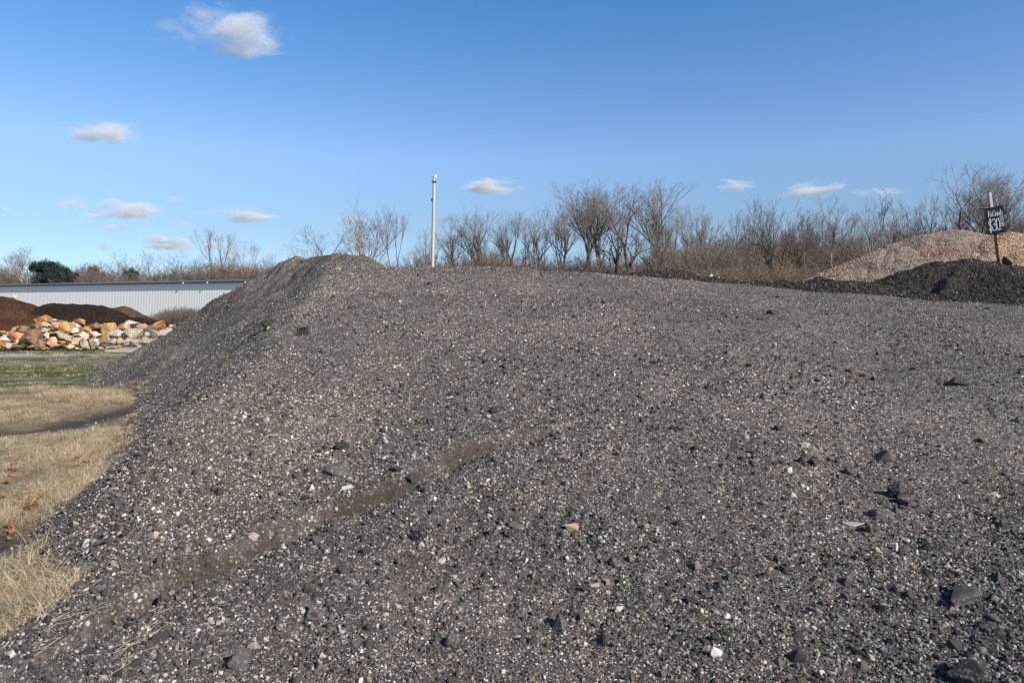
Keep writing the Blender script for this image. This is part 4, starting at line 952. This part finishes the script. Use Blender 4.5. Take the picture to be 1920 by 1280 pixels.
# dark evergreens behind the warehouse
M_needle = (lambda m: m.finish(m.mix(m.noise(m.coord(), 1.2, 3), (.018, .030, .024), (.045, .062, .045)), .7, None, .2))(NT('needles'))
def evergreen_meshes(seed, Hh, rad):
    rg = np.random.default_rng(seed); blobs = []
    for i in range(60):       # boughs as overlapping clumps, ragged outline
        zz = Hh * (.12 + .80 * rg.random()); aa = rg.uniform(0, 6.283); r_ = rad * (1.05 - .75 * (zz / Hh) ** 1.6) * rg.uniform(.2, .85); blobs.append((math.cos(aa) * r_, math.sin(aa) * r_, zz, rg.uniform(.12, .26) * rad, rg.uniform(.5, 1.0)))
    blobs.append((0, 0, Hh * .90, rad * .22, 1.0)); C_ = []
    for bx, by, bz, br, bh in blobs:
        k = 420; v = rg.normal(0, 1, (k, 3)); v /= np.linalg.norm(v, axis=1, keepdims=True); v *= br * rg.random((k, 1)) ** .45; v[:, 2] *= bh * 1.3; C_.append(v + (bx, by, bz))
    c = np.concatenate(C_); n = len(c); d1 = rg.normal(0, 1, (n, 3)); d1 /= np.linalg.norm(d1, axis=1, keepdims=True); d2 = np.cross(d1, rg.normal(0, 1, (n, 3))); d2 /= np.linalg.norm(d2, axis=1, keepdims=True)
    l_ = rg.uniform(.10, .30, (n, 1)); V = np.stack([c - d1 * l_, c + d2 * l_ * .45, c + d1 * l_], 1).reshape(-1, 3)
    crown = np_mesh('crown', V, np.arange(3 * n).reshape(-1, 3)); crown.materials.append(M_needle)
    V, Q = tubes([(0, 0, -.2, 0, 0, Hh * .9, .22, .03)], 8); tr = np_mesh('trunk', V, Q, True); tr.materials.append(M_barkd); return tr, crown
EG = [evergreen_meshes(2, 10, 4.6), evergreen_meshes(4, 10, 3.6)]
for px, ty, D, k, wm, lab in ((90, 488, 140, 0, 1.15, 'large dark evergreen behind the warehouse, the tallest of the dark clump'), (112, 497, 138, 0, 1.0, 'dark evergreen on the right half of the tallest one in the clump'), (134, 508, 138, 1, 1.1, 'low dark evergreen at the right end of the dark clump'),
                          (181, 498, 146, 1, .8, 'small dark evergreen peeking between the bare trees right of the dark clump'), (249, 502, 146, 1, .8, 'small dark evergreen top over the middle of the warehouse roof'), (300, 517, 146, 0, .8, 'low dark evergreen top left of the gap in the trees over the roof'), (322, 514, 146, 0, .8, 'low wide dark evergreen top right of the gap in the trees over the roof')):
    Hh = CAMZ + (580 - ty) / F * D; t_ = empty('evergreen_tree', ((px - 960) / F * D, D, 0), px)
    for nm, me_ in zip(('trunk', 'crown'), EG[k]): o = bpy.data.objects.new(nm, me_); COL.objects.link(o); o.parent = t_
    t_.scale = (Hh / 10 * wm, Hh / 10 * wm, Hh / 10); tag(t_, lab, 'evergreen tree', 'dark evergreens behind the warehouse')

# ------------------------------------------------------------------ thickets: one far mass of brush
def shrub(seed, Hh=5.0, n=34, spread=1.5, mat=None, kids=12):
    rg = random.Random(seed); sg = []
    for i in range(n):
        p = Vector((rg.gauss(0, spread * .5), rg.gauss(0, spread * .5), 0)); d = Vector((rg.gauss(0, .22), rg.gauss(0, .22), 1)).normalized(); L = Hh * rg.uniform(.55, 1.0); r = rg.uniform(.012, .03)
        pts = [p]
        for k in range(5):
            d = (d + Vector((rg.gauss(0, .1), rg.gauss(0, .1), .03))).normalized(); q = pts[-1] + d * L / 5; sg.append((*pts[-1], *q, r * (1 - k / 6), r * (1 - (k + 1) / 6))); pts.append(q)
        for k in range(kids):
            f = rg.uniform(.5, 4.98); i0 = int(f); p2 = pts[i0].lerp(pts[i0 + 1], f - i0); d2 = Vector((rg.gauss(0, .6), rg.gauss(0, .6), rg.uniform(.3, 1.1))).normalized(); l2 = L * rg.uniform(.10, .28)
            p3 = p2 + d2 * l2; sg.append((*p2, *p3, .011, .007))
            for j in range(6):
                a_ = p2.lerp(p3, rg.uniform(.2, 1)); b_ = a_ + (d2 + Vector((rg.gauss(0, .6), rg.gauss(0, .6), rg.gauss(0, .5)))).normalized() * l2 * rg.uniform(.25, .55); sg.append((*a_, *b_, .008, .005))
    V, Q = tubes(sg, 3); me = np_mesh('brush', V, Q); me.materials.append(mat); return me
M_br1 = mat_bark('brush_brown', (.13, .095, .07), (.27, .205, .155)); M_br2 = mat_bark('brush_grey', (.14, .12, .10), (.29, .25, .21)); M_br3 = mat_bark('brush_red', (.12, .070, .048), (.24, .15, .11)); M_br4 = mat_bark('brush_gold', (.17, .125, .075), (.30, .235, .155))
C_br = bpy.data.collections.new('brush_shapes')
FT = ('slim', 'slim2', 'pole_tree', 'round', 'vase2', 'vase')
def joined(key):         # a whole slender tree as one mesh, for the crowd of far trees
    P0 = PR[key]; bmj = bmesh.new(); bmj.from_mesh(P0.trunk); n0 = len(bmj.faces); bmj.from_mesh(P0.crown)
    for f in bmj.faces[n0:]: f.material_index = 1
    me = bpy.data.meshes.new('far_tree'); bmj.to_mesh(me); bmj.free(); me.materials.append(P0.trunk.materials[0]); me.materials.append(P0.crown.materials[0]); return me
for i, mt_ in enumerate((M_br1, M_br2, M_br1, M_br2, M_br3, M_br4)): C_br.objects.link(bpy.data.objects.new('brush%d' % i, shrub(100 + i, 5.0, mat=mt_)))
for i, k_ in enumerate(FT): C_br.objects.link(bpy.data.objects.new('brush%d' % (6 + i), joined(k_)))
bp, bs, bi = [], [], []
def thicket(px0, px1, n, d0, d1, top_fn, kinds, wid=1.0):
    for i in range(n):
        px = rt.uniform(px0, px1); D = rt.uniform(d0, d1); hh = (CAMZ + (580 - top_fn(px)) / F * D) * rt.uniform(.72, 1.16)
        bp.append(((px - 960) / F * D, D, -.05)); bs.append((hh / 5 * wid, hh / 5 * wid, hh / 5)); bi.append(rt.choice(kinds))
def far_trees(px0, px1, n, d0, d1, top_fn, ks=(6, 7, 8, 9, 10)):
    for i in range(n):
        px = px0 + (px1 - px0) * (i + rt.random()) / n; D = rt.uniform(d0, d1); k_ = rt.choice(ks); hh = (CAMZ + (580 - top_fn(px)) / F * D) * rt.uniform(.72, 1.0); s_ = hh / PR[FT[k_ - 6]].H
        w__ = s_ * (1.0 if k_ < 9 else .7); bp.append(((px - 960) / F * D, D, -.05)); bs.append((w__, w__, s_)); bi.append(k_)
interp = lambda xs, ys: (lambda px: float(np.interp(px, xs, ys)))
rtop = interp([560, 700, 800, 900, 1000, 1060, 1200, 1290, 1340, 1400, 1500, 1600, 1700, 1800, 1960], [524, 508, 496, 494, 492, 500, 498, 470, 468, 464, 458, 460, 454, 442, 424])
thicket(690, 1300, 190, 76, 100, rtop, (0, 1, 1, 2, 3), 1.0)
thicket(1260, 2020, 380, 66, 98, rtop, (0, 0, 1, 2, 3), .8)
thicket(1280, 2020, 120, 58, 70, lambda p: rtop(p) + 40, (0, 2, 3, 1), 1.0)
thicket(1300, 1640, 110, 52, 60, lambda p: 514, (5, 0, 0, 1), 1.3)
thicket(840, 990, 16, 70, 76, lambda p: 482, (4, 4), 1.0)
ltop = interp([-80, 0, 80, 150, 240, 330, 420, 500, 620], [503, 507, 524, 512, 508, 514, 494, 503, 516])
thicket(-90, 640, 260, 136, 158, ltop, (1, 3, 0, 2), .9)
far_trees(1330, 2020, 62, 74, 100, interp([1330, 1400, 1500, 1600, 1700, 1760, 1850, 2000], [425, 398, 395, 385, 385, 362, 345, 340]))
far_trees(815, 1345, 24, 88, 106, interp([815, 900, 1000, 1060, 1280, 1345], [425, 405, 400, 362, 358, 405]), (6, 9, 10, 10, 11, 11))
far_trees(-60, 530, 30, 146, 162, interp([-60, 60, 130, 250, 330, 420, 530], [485, 485, 515, 494, 502, 470, 488]))
tag(scatter('underbrush', np.array(bp), np.stack([np.zeros(len(bp)), np.zeros(len(bp)), R.uniform(0, 6.28, len(bp))], 1), np.array(bs), C_br, np.array(bi)),
    'dense leafless brush filling the foot of the tree line', 'underbrush', kind='stuff')
# weeds in front of the warehouse
wp, ws, wi = [], [], []
for i in range(150):
    px = rt.uniform(255, 470); D = rt.uniform(62, 74); h_ = (1.0 + .9 * math.exp(-((px - 350) / 50) ** 2)) * rt.uniform(.5, 1.1); wp.append(((px - 960) / F * D, D, 0)); ws.append((h_ / 5 * 1.5, h_ / 5 * 1.5, h_ / 5)); wi.append(rt.choice((1, 3, 0, 5)))
tag(scatter('tall_weeds', np.array(wp), np.stack([np.zeros(150), np.zeros(150), R.uniform(0, 6.28, 150)], 1), np.array(ws), C_br, np.array(wi)), 'tall dead weeds in front of the warehouse wall', 'weeds', kind='stuff')

# ------------------------------------------------------------------ dry grass, green grass, leaves
def tuft(name, seed, n, L, spread, lay, mat, w=.0016, bend=.7):
    rg = random.Random(seed); V = []; Fc = []
    for i in range(n):
        a = rg.uniform(0, 6.283); ro = spread * math.sqrt(rg.random()); p = Vector((math.cos(a) * ro, math.sin(a) * ro, -.01)); b = rg.uniform(0, 6.283); ln = L * rg.uniform(.5, 1.15)
        el = rg.uniform(lay, 1.4); d = Vector((math.cos(b) * math.cos(el), math.sin(b) * math.cos(el), math.sin(el))); sd_ = Vector((-math.sin(b + .3), math.cos(b + .3), 0)); k = len(V); ns = 4
        for j in range(ns + 1):
            u = j / ns; ww = w * (1 - .75 * u); V += [tuple(p - sd_ * ww), tuple(p + sd_ * ww)]; d = (d + Vector((math.cos(b), math.sin(b), -.55)) * bend / ns * rg.uniform(.5, 1.4)).normalized(); p = p + d * ln / ns
            if p.z < .004: p.z = .004 + rg.random() * .008
        for j in range(ns): Fc.append((k + 2 * j, k + 2 * j + 1, k + 2 * j + 3, k + 2 * j + 2))
    me = np_mesh(name, np.array(V), np.array(Fc)); me.materials.append(mat); return me
def mat_grass(name, a, b):
    m = NT(name); rd = m.n('ShaderNodeObjectInfo').outputs['Random']; n_ = m.noise(m.coord(), 60, 2)
    col = m.mix(n_, a, b); col = m.mix(1.0, col, m.ramp(rd, [(0, (.72, .70, .66)), (1, (1.15, 1.12, 1.05))]), 'MULTIPLY')
    g1 = m.n('ShaderNodeBsdfDiffuse'); m.set(g1.inputs[0], col); g2 = m.n('ShaderNodeBsdfTranslucent'); m.set(g2.inputs[0], col); mx_ = m.n('ShaderNodeMixShader'); mx_.inputs[0].default_value = .3
    m.t.links.new(g1.outputs[0], mx_.inputs[1]); m.t.links.new(g2.outputs[0], mx_.inputs[2]); m.t.links.new(mx_.outputs[0], m.out.inputs[0]); return m.m
M_straw = mat_grass('dry_straw', (.58, .46, .31), (.84, .73, .54)); M_green = mat_grass('short_green', (.07, .11, .03), (.18, .22, .08))
C_gr = bpy.data.collections.new('straw_shapes')
for i in range(7): C_gr.objects.link(bpy.data.objects.new('straw%d' % i, tuft('straw', 40 + i, 44, .19, .11, .05 + .07 * i, M_straw, .0017, 1.0)))
n = 15000; d = 2.3 + (16.5 - 2.3) * R.random(n) ** .85; x = -(.22 + .80 * R.random(n)) * d - .4; y = d
sdf = poly_sdf(x, y, TOE); dl, _ = line_dist(x, y, DITCH)
ok = (sdf < .10 + .45 * fbm(x * 1.7, y * 1.7, 3, 3)) & (y < 14.9 + .5 * fbm(x, y, 2, 6)) & ((dl > .52 - .12 * (y > 10.8) + .12 * fbm(x * 2, y * 2, 2, 12)) | (R.random(n) < .03)) & (fbm(x * .8, y * .8, 3, 91) > -.42)
gp = gh(20, 1035); ok &= (np.hypot(x - gp[0], (y - gp[1]) * .9) > .32)
x, y = x[ok], y[ok]; z = np.maximum(Zground(x, y), Zmain(x, y, False)); dl = dl[ok]; k = R.uniform(.5, 1.35, len(x)) * (.75 + .025 * y) * (.75 + .6 * fbm(x * 1.2, y * 1.2, 2, 44)) * np.clip(dl / 1.1, .35, 1)
S_ = np.stack([k * 1.15, k * 1.15, k * R.uniform(.35, 1.0, len(x))], 1)
tag(scatter('dry_grass', np.stack([x, y, z], 1), np.stack([np.zeros(len(x)), np.zeros(len(x)), R.uniform(0, 6.28, len(x))], 1), S_, C_gr, R.integers(0, 7, len(x))), 'matted straw coloured dry grass beside the foot of the grey heap', 'dry grass', kind='stuff')
# a few straws fallen on the edge of the heap
sp = [surf_hit(a + rt.uniform(-9, 9), b + rt.uniform(-9, 9), Zm1) for a, b in [(265, 1195), (240, 1225), (225, 1250), (280, 1180), (250, 1215), (300, 1150), (120, 1130), (140, 1100), (60, 1040), (30, 1060), (45, 1030), (20, 1090), (70, 1060), (160, 1150), (110, 1180), (90, 1210), (130, 1160), (190, 980), (150, 1010)]]
st = []
for p in sp:
    for q in range(4):
        a = rt.gauss(.9, .7); l_ = rt.uniform(.04, .14); o_ = Vector((rt.gauss(0, .03), rt.gauss(0, .03), .012 + rt.random() * .012)); e_ = Vector((math.cos(a) * l_, math.sin(a) * l_, l_ * .18)); st.append((*(p + o_ - e_ * .5), *(p + o_ + e_ * .5), .0013, .0009))
V, Q = tubes(st, 3); tag(link('fallen_straw', np_mesh('fallen_straw', V, Q), M_straw), 'loose straws lying on the gravel at the lower left', 'straw', kind='stuff')
C_gg = bpy.data.collections.new('turf_shapes')
for i in range(4): C_gg.objects.link(bpy.data.objects.new('turf%d' % i, tuft('turf', 60 + i, 34, .05, .16, .5, M_green if i < 3 else M_straw, .0035, .5)))
n = 22000; y = R.uniform(14.6, 31, n); x = -(.30 + .62 * R.random(n)) * y
w_ = .6 * np.exp(-((y - 19) / 1.2) ** 2) + .7 * np.exp(-((y - 28.3) / .8) ** 2) + .35 * sstep(0, .35, fbm(x * .16, y * .62, 4, 55)); ok = (R.random(n) < w_) & (poly_sdf(x, y, TOE) < .1)
x, y = x[ok], y[ok]; k = R.uniform(.8, 1.6, len(x)); S_ = np.stack([k, k, k], 1)
tag(scatter('green_grass', np.stack([x, y, Zground(x, y)], 1), np.stack([np.zeros(len(x)), np.zeros(len(x)), R.uniform(0, 6.28, len(x))], 1), S_, C_gg, R.integers(0, 4, len(x))), 'short green grass on the muddy yard between heap and boulders', 'grass', kind='stuff')
# fallen leaves
def leaf_mesh(name, rg, s, mat, lobed=True):
    bm = bmesh.new(); n_ = 22; c = bm.verts.new((0, 0, .01 * s)); ring = []
    for i in range(n_):
        a = 2 * math.pi * i / n_; r = s * ((.55 + .45 * abs(math.cos(a * 2.5)) ** .8) if lobed else (.45 + .55 * math.cos(a) ** 2)) * (1.0 if not lobed else (.8 + .3 * math.cos(a)))
        ring.append(bm.verts.new((math.cos(a) * r, math.sin(a) * r * (.8 if lobed else .55), s * (.22 * math.cos(a * 2 + 1) + rg.uniform(-.06, .10)))))
    for i in range(n_): bm.faces.new((c, ring[i], ring[(i + 1) % n_]))
    me = bpy.data.meshes.new(name); bm.to_mesh(me); bm.free(); me.materials.append(mat); return me
M_leaf = mat_grass('leaf_orange', (.34, .14, .065), (.55, .28, .15)); M_leafb = mat_grass('leaf_brown', (.20, .08, .035), (.36, .17, .08)); M_leafy = mat_grass('leaf_yellow', (.50, .40, .06), (.68, .56, .14))
C_lf = bpy.data.collections.new('leaf_shapes'); rng = random.Random(8)
for i in range(6): C_lf.objects.link(bpy.data.objects.new('leaf%d' % i, leaf_mesh('leaf', rng, .034, M_leaf if i % 3 else M_leafb)))
spots = [(122, 752, 4), (133, 758, 3), (255, 742, 3), (238, 755, 2), (233, 850, 4), (240, 844, 3), (190, 815, 2), (165, 858, 3), (150, 862, 2), (24, 876, 4), (12, 895, 3), (60, 944, 7), (48, 955, 6), (70, 938, 4), (140, 908, 3), (25, 982, 5), (18, 990, 3), (10, 930, 2), (50, 1185, 3), (40, 1200, 3), (78, 1150, 2), (182, 770, 2), (172, 762, 2), (28, 1190, 3), (180, 850, 2), (14, 1000, 4), (30, 940, 3)]
lp = []
for a, b, k in spots:
    for q in range(k):
        p = ground_hit(a + rt.uniform(-7, 7), b + rt.uniform(-5, 5), .05); lp.append((p.x, p.y, max(.05, float(Zmain(np.array(p.x), np.array(p.y), False)) + .03) + rt.uniform(-.03, .03)))
lp = np.array(lp); k = R.uniform(.7, 1.25, len(lp))
tag(scatter('fallen_leaves', lp, np.stack([R.uniform(-.6, .6, len(lp)), R.uniform(-.6, .6, len(lp)), R.uniform(0, 6.28, len(lp))], 1), np.stack([k, k, k], 1), C_lf, R.integers(0, 6, len(lp))), 'orange and brown fallen leaves caught in the dry grass', 'leaves', kind='stuff')
for a, b, lab in ((200, 1149, 'small yellow leaf on the gravel at the lower left, the left one of two'), (213, 1153, 'small yellow leaf on the gravel at the lower left, the right one of two')):
    p = surf_hit(a, b, Zmain); o = link('yellow_leaf', leaf_mesh('yellow_leaf', rng, .016, M_leafy, False), loc=(p.x, p.y, p.z + .014)); o.rotation_euler = (.2, -.3, rt.uniform(0, 3)); tag(o, lab, 'leaf')

# ------------------------------------------------------------------ clouds, far off and outside everything
def cloud_mat(name, tau, size, seed):
    m = NT(name); P = m.coord('Object'); off = m.n('ShaderNodeVectorMath', operation='ADD'); m.set(off.inputs[0], P); off.inputs[1].default_value = (seed * 3.7, seed * 1.3, seed * 2.1)
    ln = m.n('ShaderNodeVectorMath', operation='LENGTH'); m.set(ln.inputs[0], P)
    n_ = m.noise(off.outputs[0], 1.35, 7, .62, .4)
    f = m.math('ADD', m.math('SUBTRACT', 1.0, ln.outputs['Value']), m.math('MULTIPLY', m.math('SUBTRACT', n_, .52), 4.2))
    mr = m.n('ShaderNodeMapRange', interpolation_type='SMOOTHSTEP'); m.set(mr.inputs[0], f); mr.inputs[1].default_value = .10; mr.inputs[2].default_value = 1.15
    v = m.n('ShaderNodeVolumePrincipled'); v.inputs['Color'].default_value = (1, 1, 1, 1); v.inputs['Anisotropy'].default_value = 0.0
    m.set(v.inputs['Density'], m.math('MULTIPLY', mr.outputs[0], tau / size)); m.t.links.new(v.outputs[0], m.out.inputs['Volume'])
    m.m.cycles.volume_step_rate = 1.0; return m.m
CL = [(424, 60, 182, 82, 2.0, 'largest white cloud, high at the upper left'), (200, 252, 112, 40, 2.6, 'small oblong cloud at the left, below the largest one'), (135, 383, 66, 22, 1.0, 'faint little cloud low at the left'),
      (243, 394, 124, 38, 3.0, 'white humped cloud low at the left, above the warehouse'), (176, 406, 60, 14, 1.2, 'thin wisp joined to the left of the humped cloud'), (215, 428, 90, 18, .8, 'faint streak under the humped cloud'),
      (330, 376, 30, 13, .9, 'tiny faint cloud right of the humped cloud'), (448, 405, 160, 26, 2.4, 'long flat cloud above the tall vase shaped tree'), (344, 420, 34, 12, .7, 'faint wisp left below the long flat cloud'),
      (312, 457, 100, 28, 3.2, 'bright flat bottomed cloud just above the tree line at the left'), (402, 460, 50, 18, 1.4, 'small pale cloud beside the tall vase shaped tree'), (194, 463, 32, 12, 1.2, 'tiny cloud low over the warehouse'),
      (922, 350, 112, 32, 2.4, 'pale cloud right of the top of the wooden pole'), (655, 410, 70, 14, 1.0, 'faint pinkish streak left of the white barked tree'), (838, 412, 74, 14, .8, 'faint streak right beside the wooden pole'), (1376, 350, 70, 22, 1.5, 'small pinkish cloud right of the tallest trees'),
      (1520, 359, 112, 30, 2.2, 'slanting pale cloud over the trees at the right'), (1650, 362, 90, 16, 1.2, 'thin pinkish streak over the light gravel heap'), (4, 392, 24, 12, 1.2, 'scrap of cloud at the left picture edge')]
for i, (px, py, w_, h_, tau, lab) in enumerate(CL):
    D = 2600.0 + 60 * i; c = at_depth(px, py, D); a_, b_ = w_ / F * D * .62, h_ / F * D * .70
    bm = bmesh.new(); bmesh.ops.create_icosphere(bm, subdivisions=4, radius=1.0)
    for v in bm.verts:
        nn_ = float(fbm(np.array(v.co.x * 1.6 + i * 7 + v.co.y), np.array(v.co.z * 1.6 + v.co.y * .7), 3, i)); k = 1 + .42 * nn_
        if v.co.z < 0: v.co.z *= .72
        v.co *= k * 1.02
    o = bm_obj('cloud', bm, cloud_mat('cloud_%d' % i, tau * .8, b_ * .9, i + 1), None, c); o.scale = (a_, b_ * 1.2, b_)
    if 'slanting' in lab: o.rotation_euler = (0, -.16, 0)
    tag(o, lab, 'cloud', 'clouds in the sky')
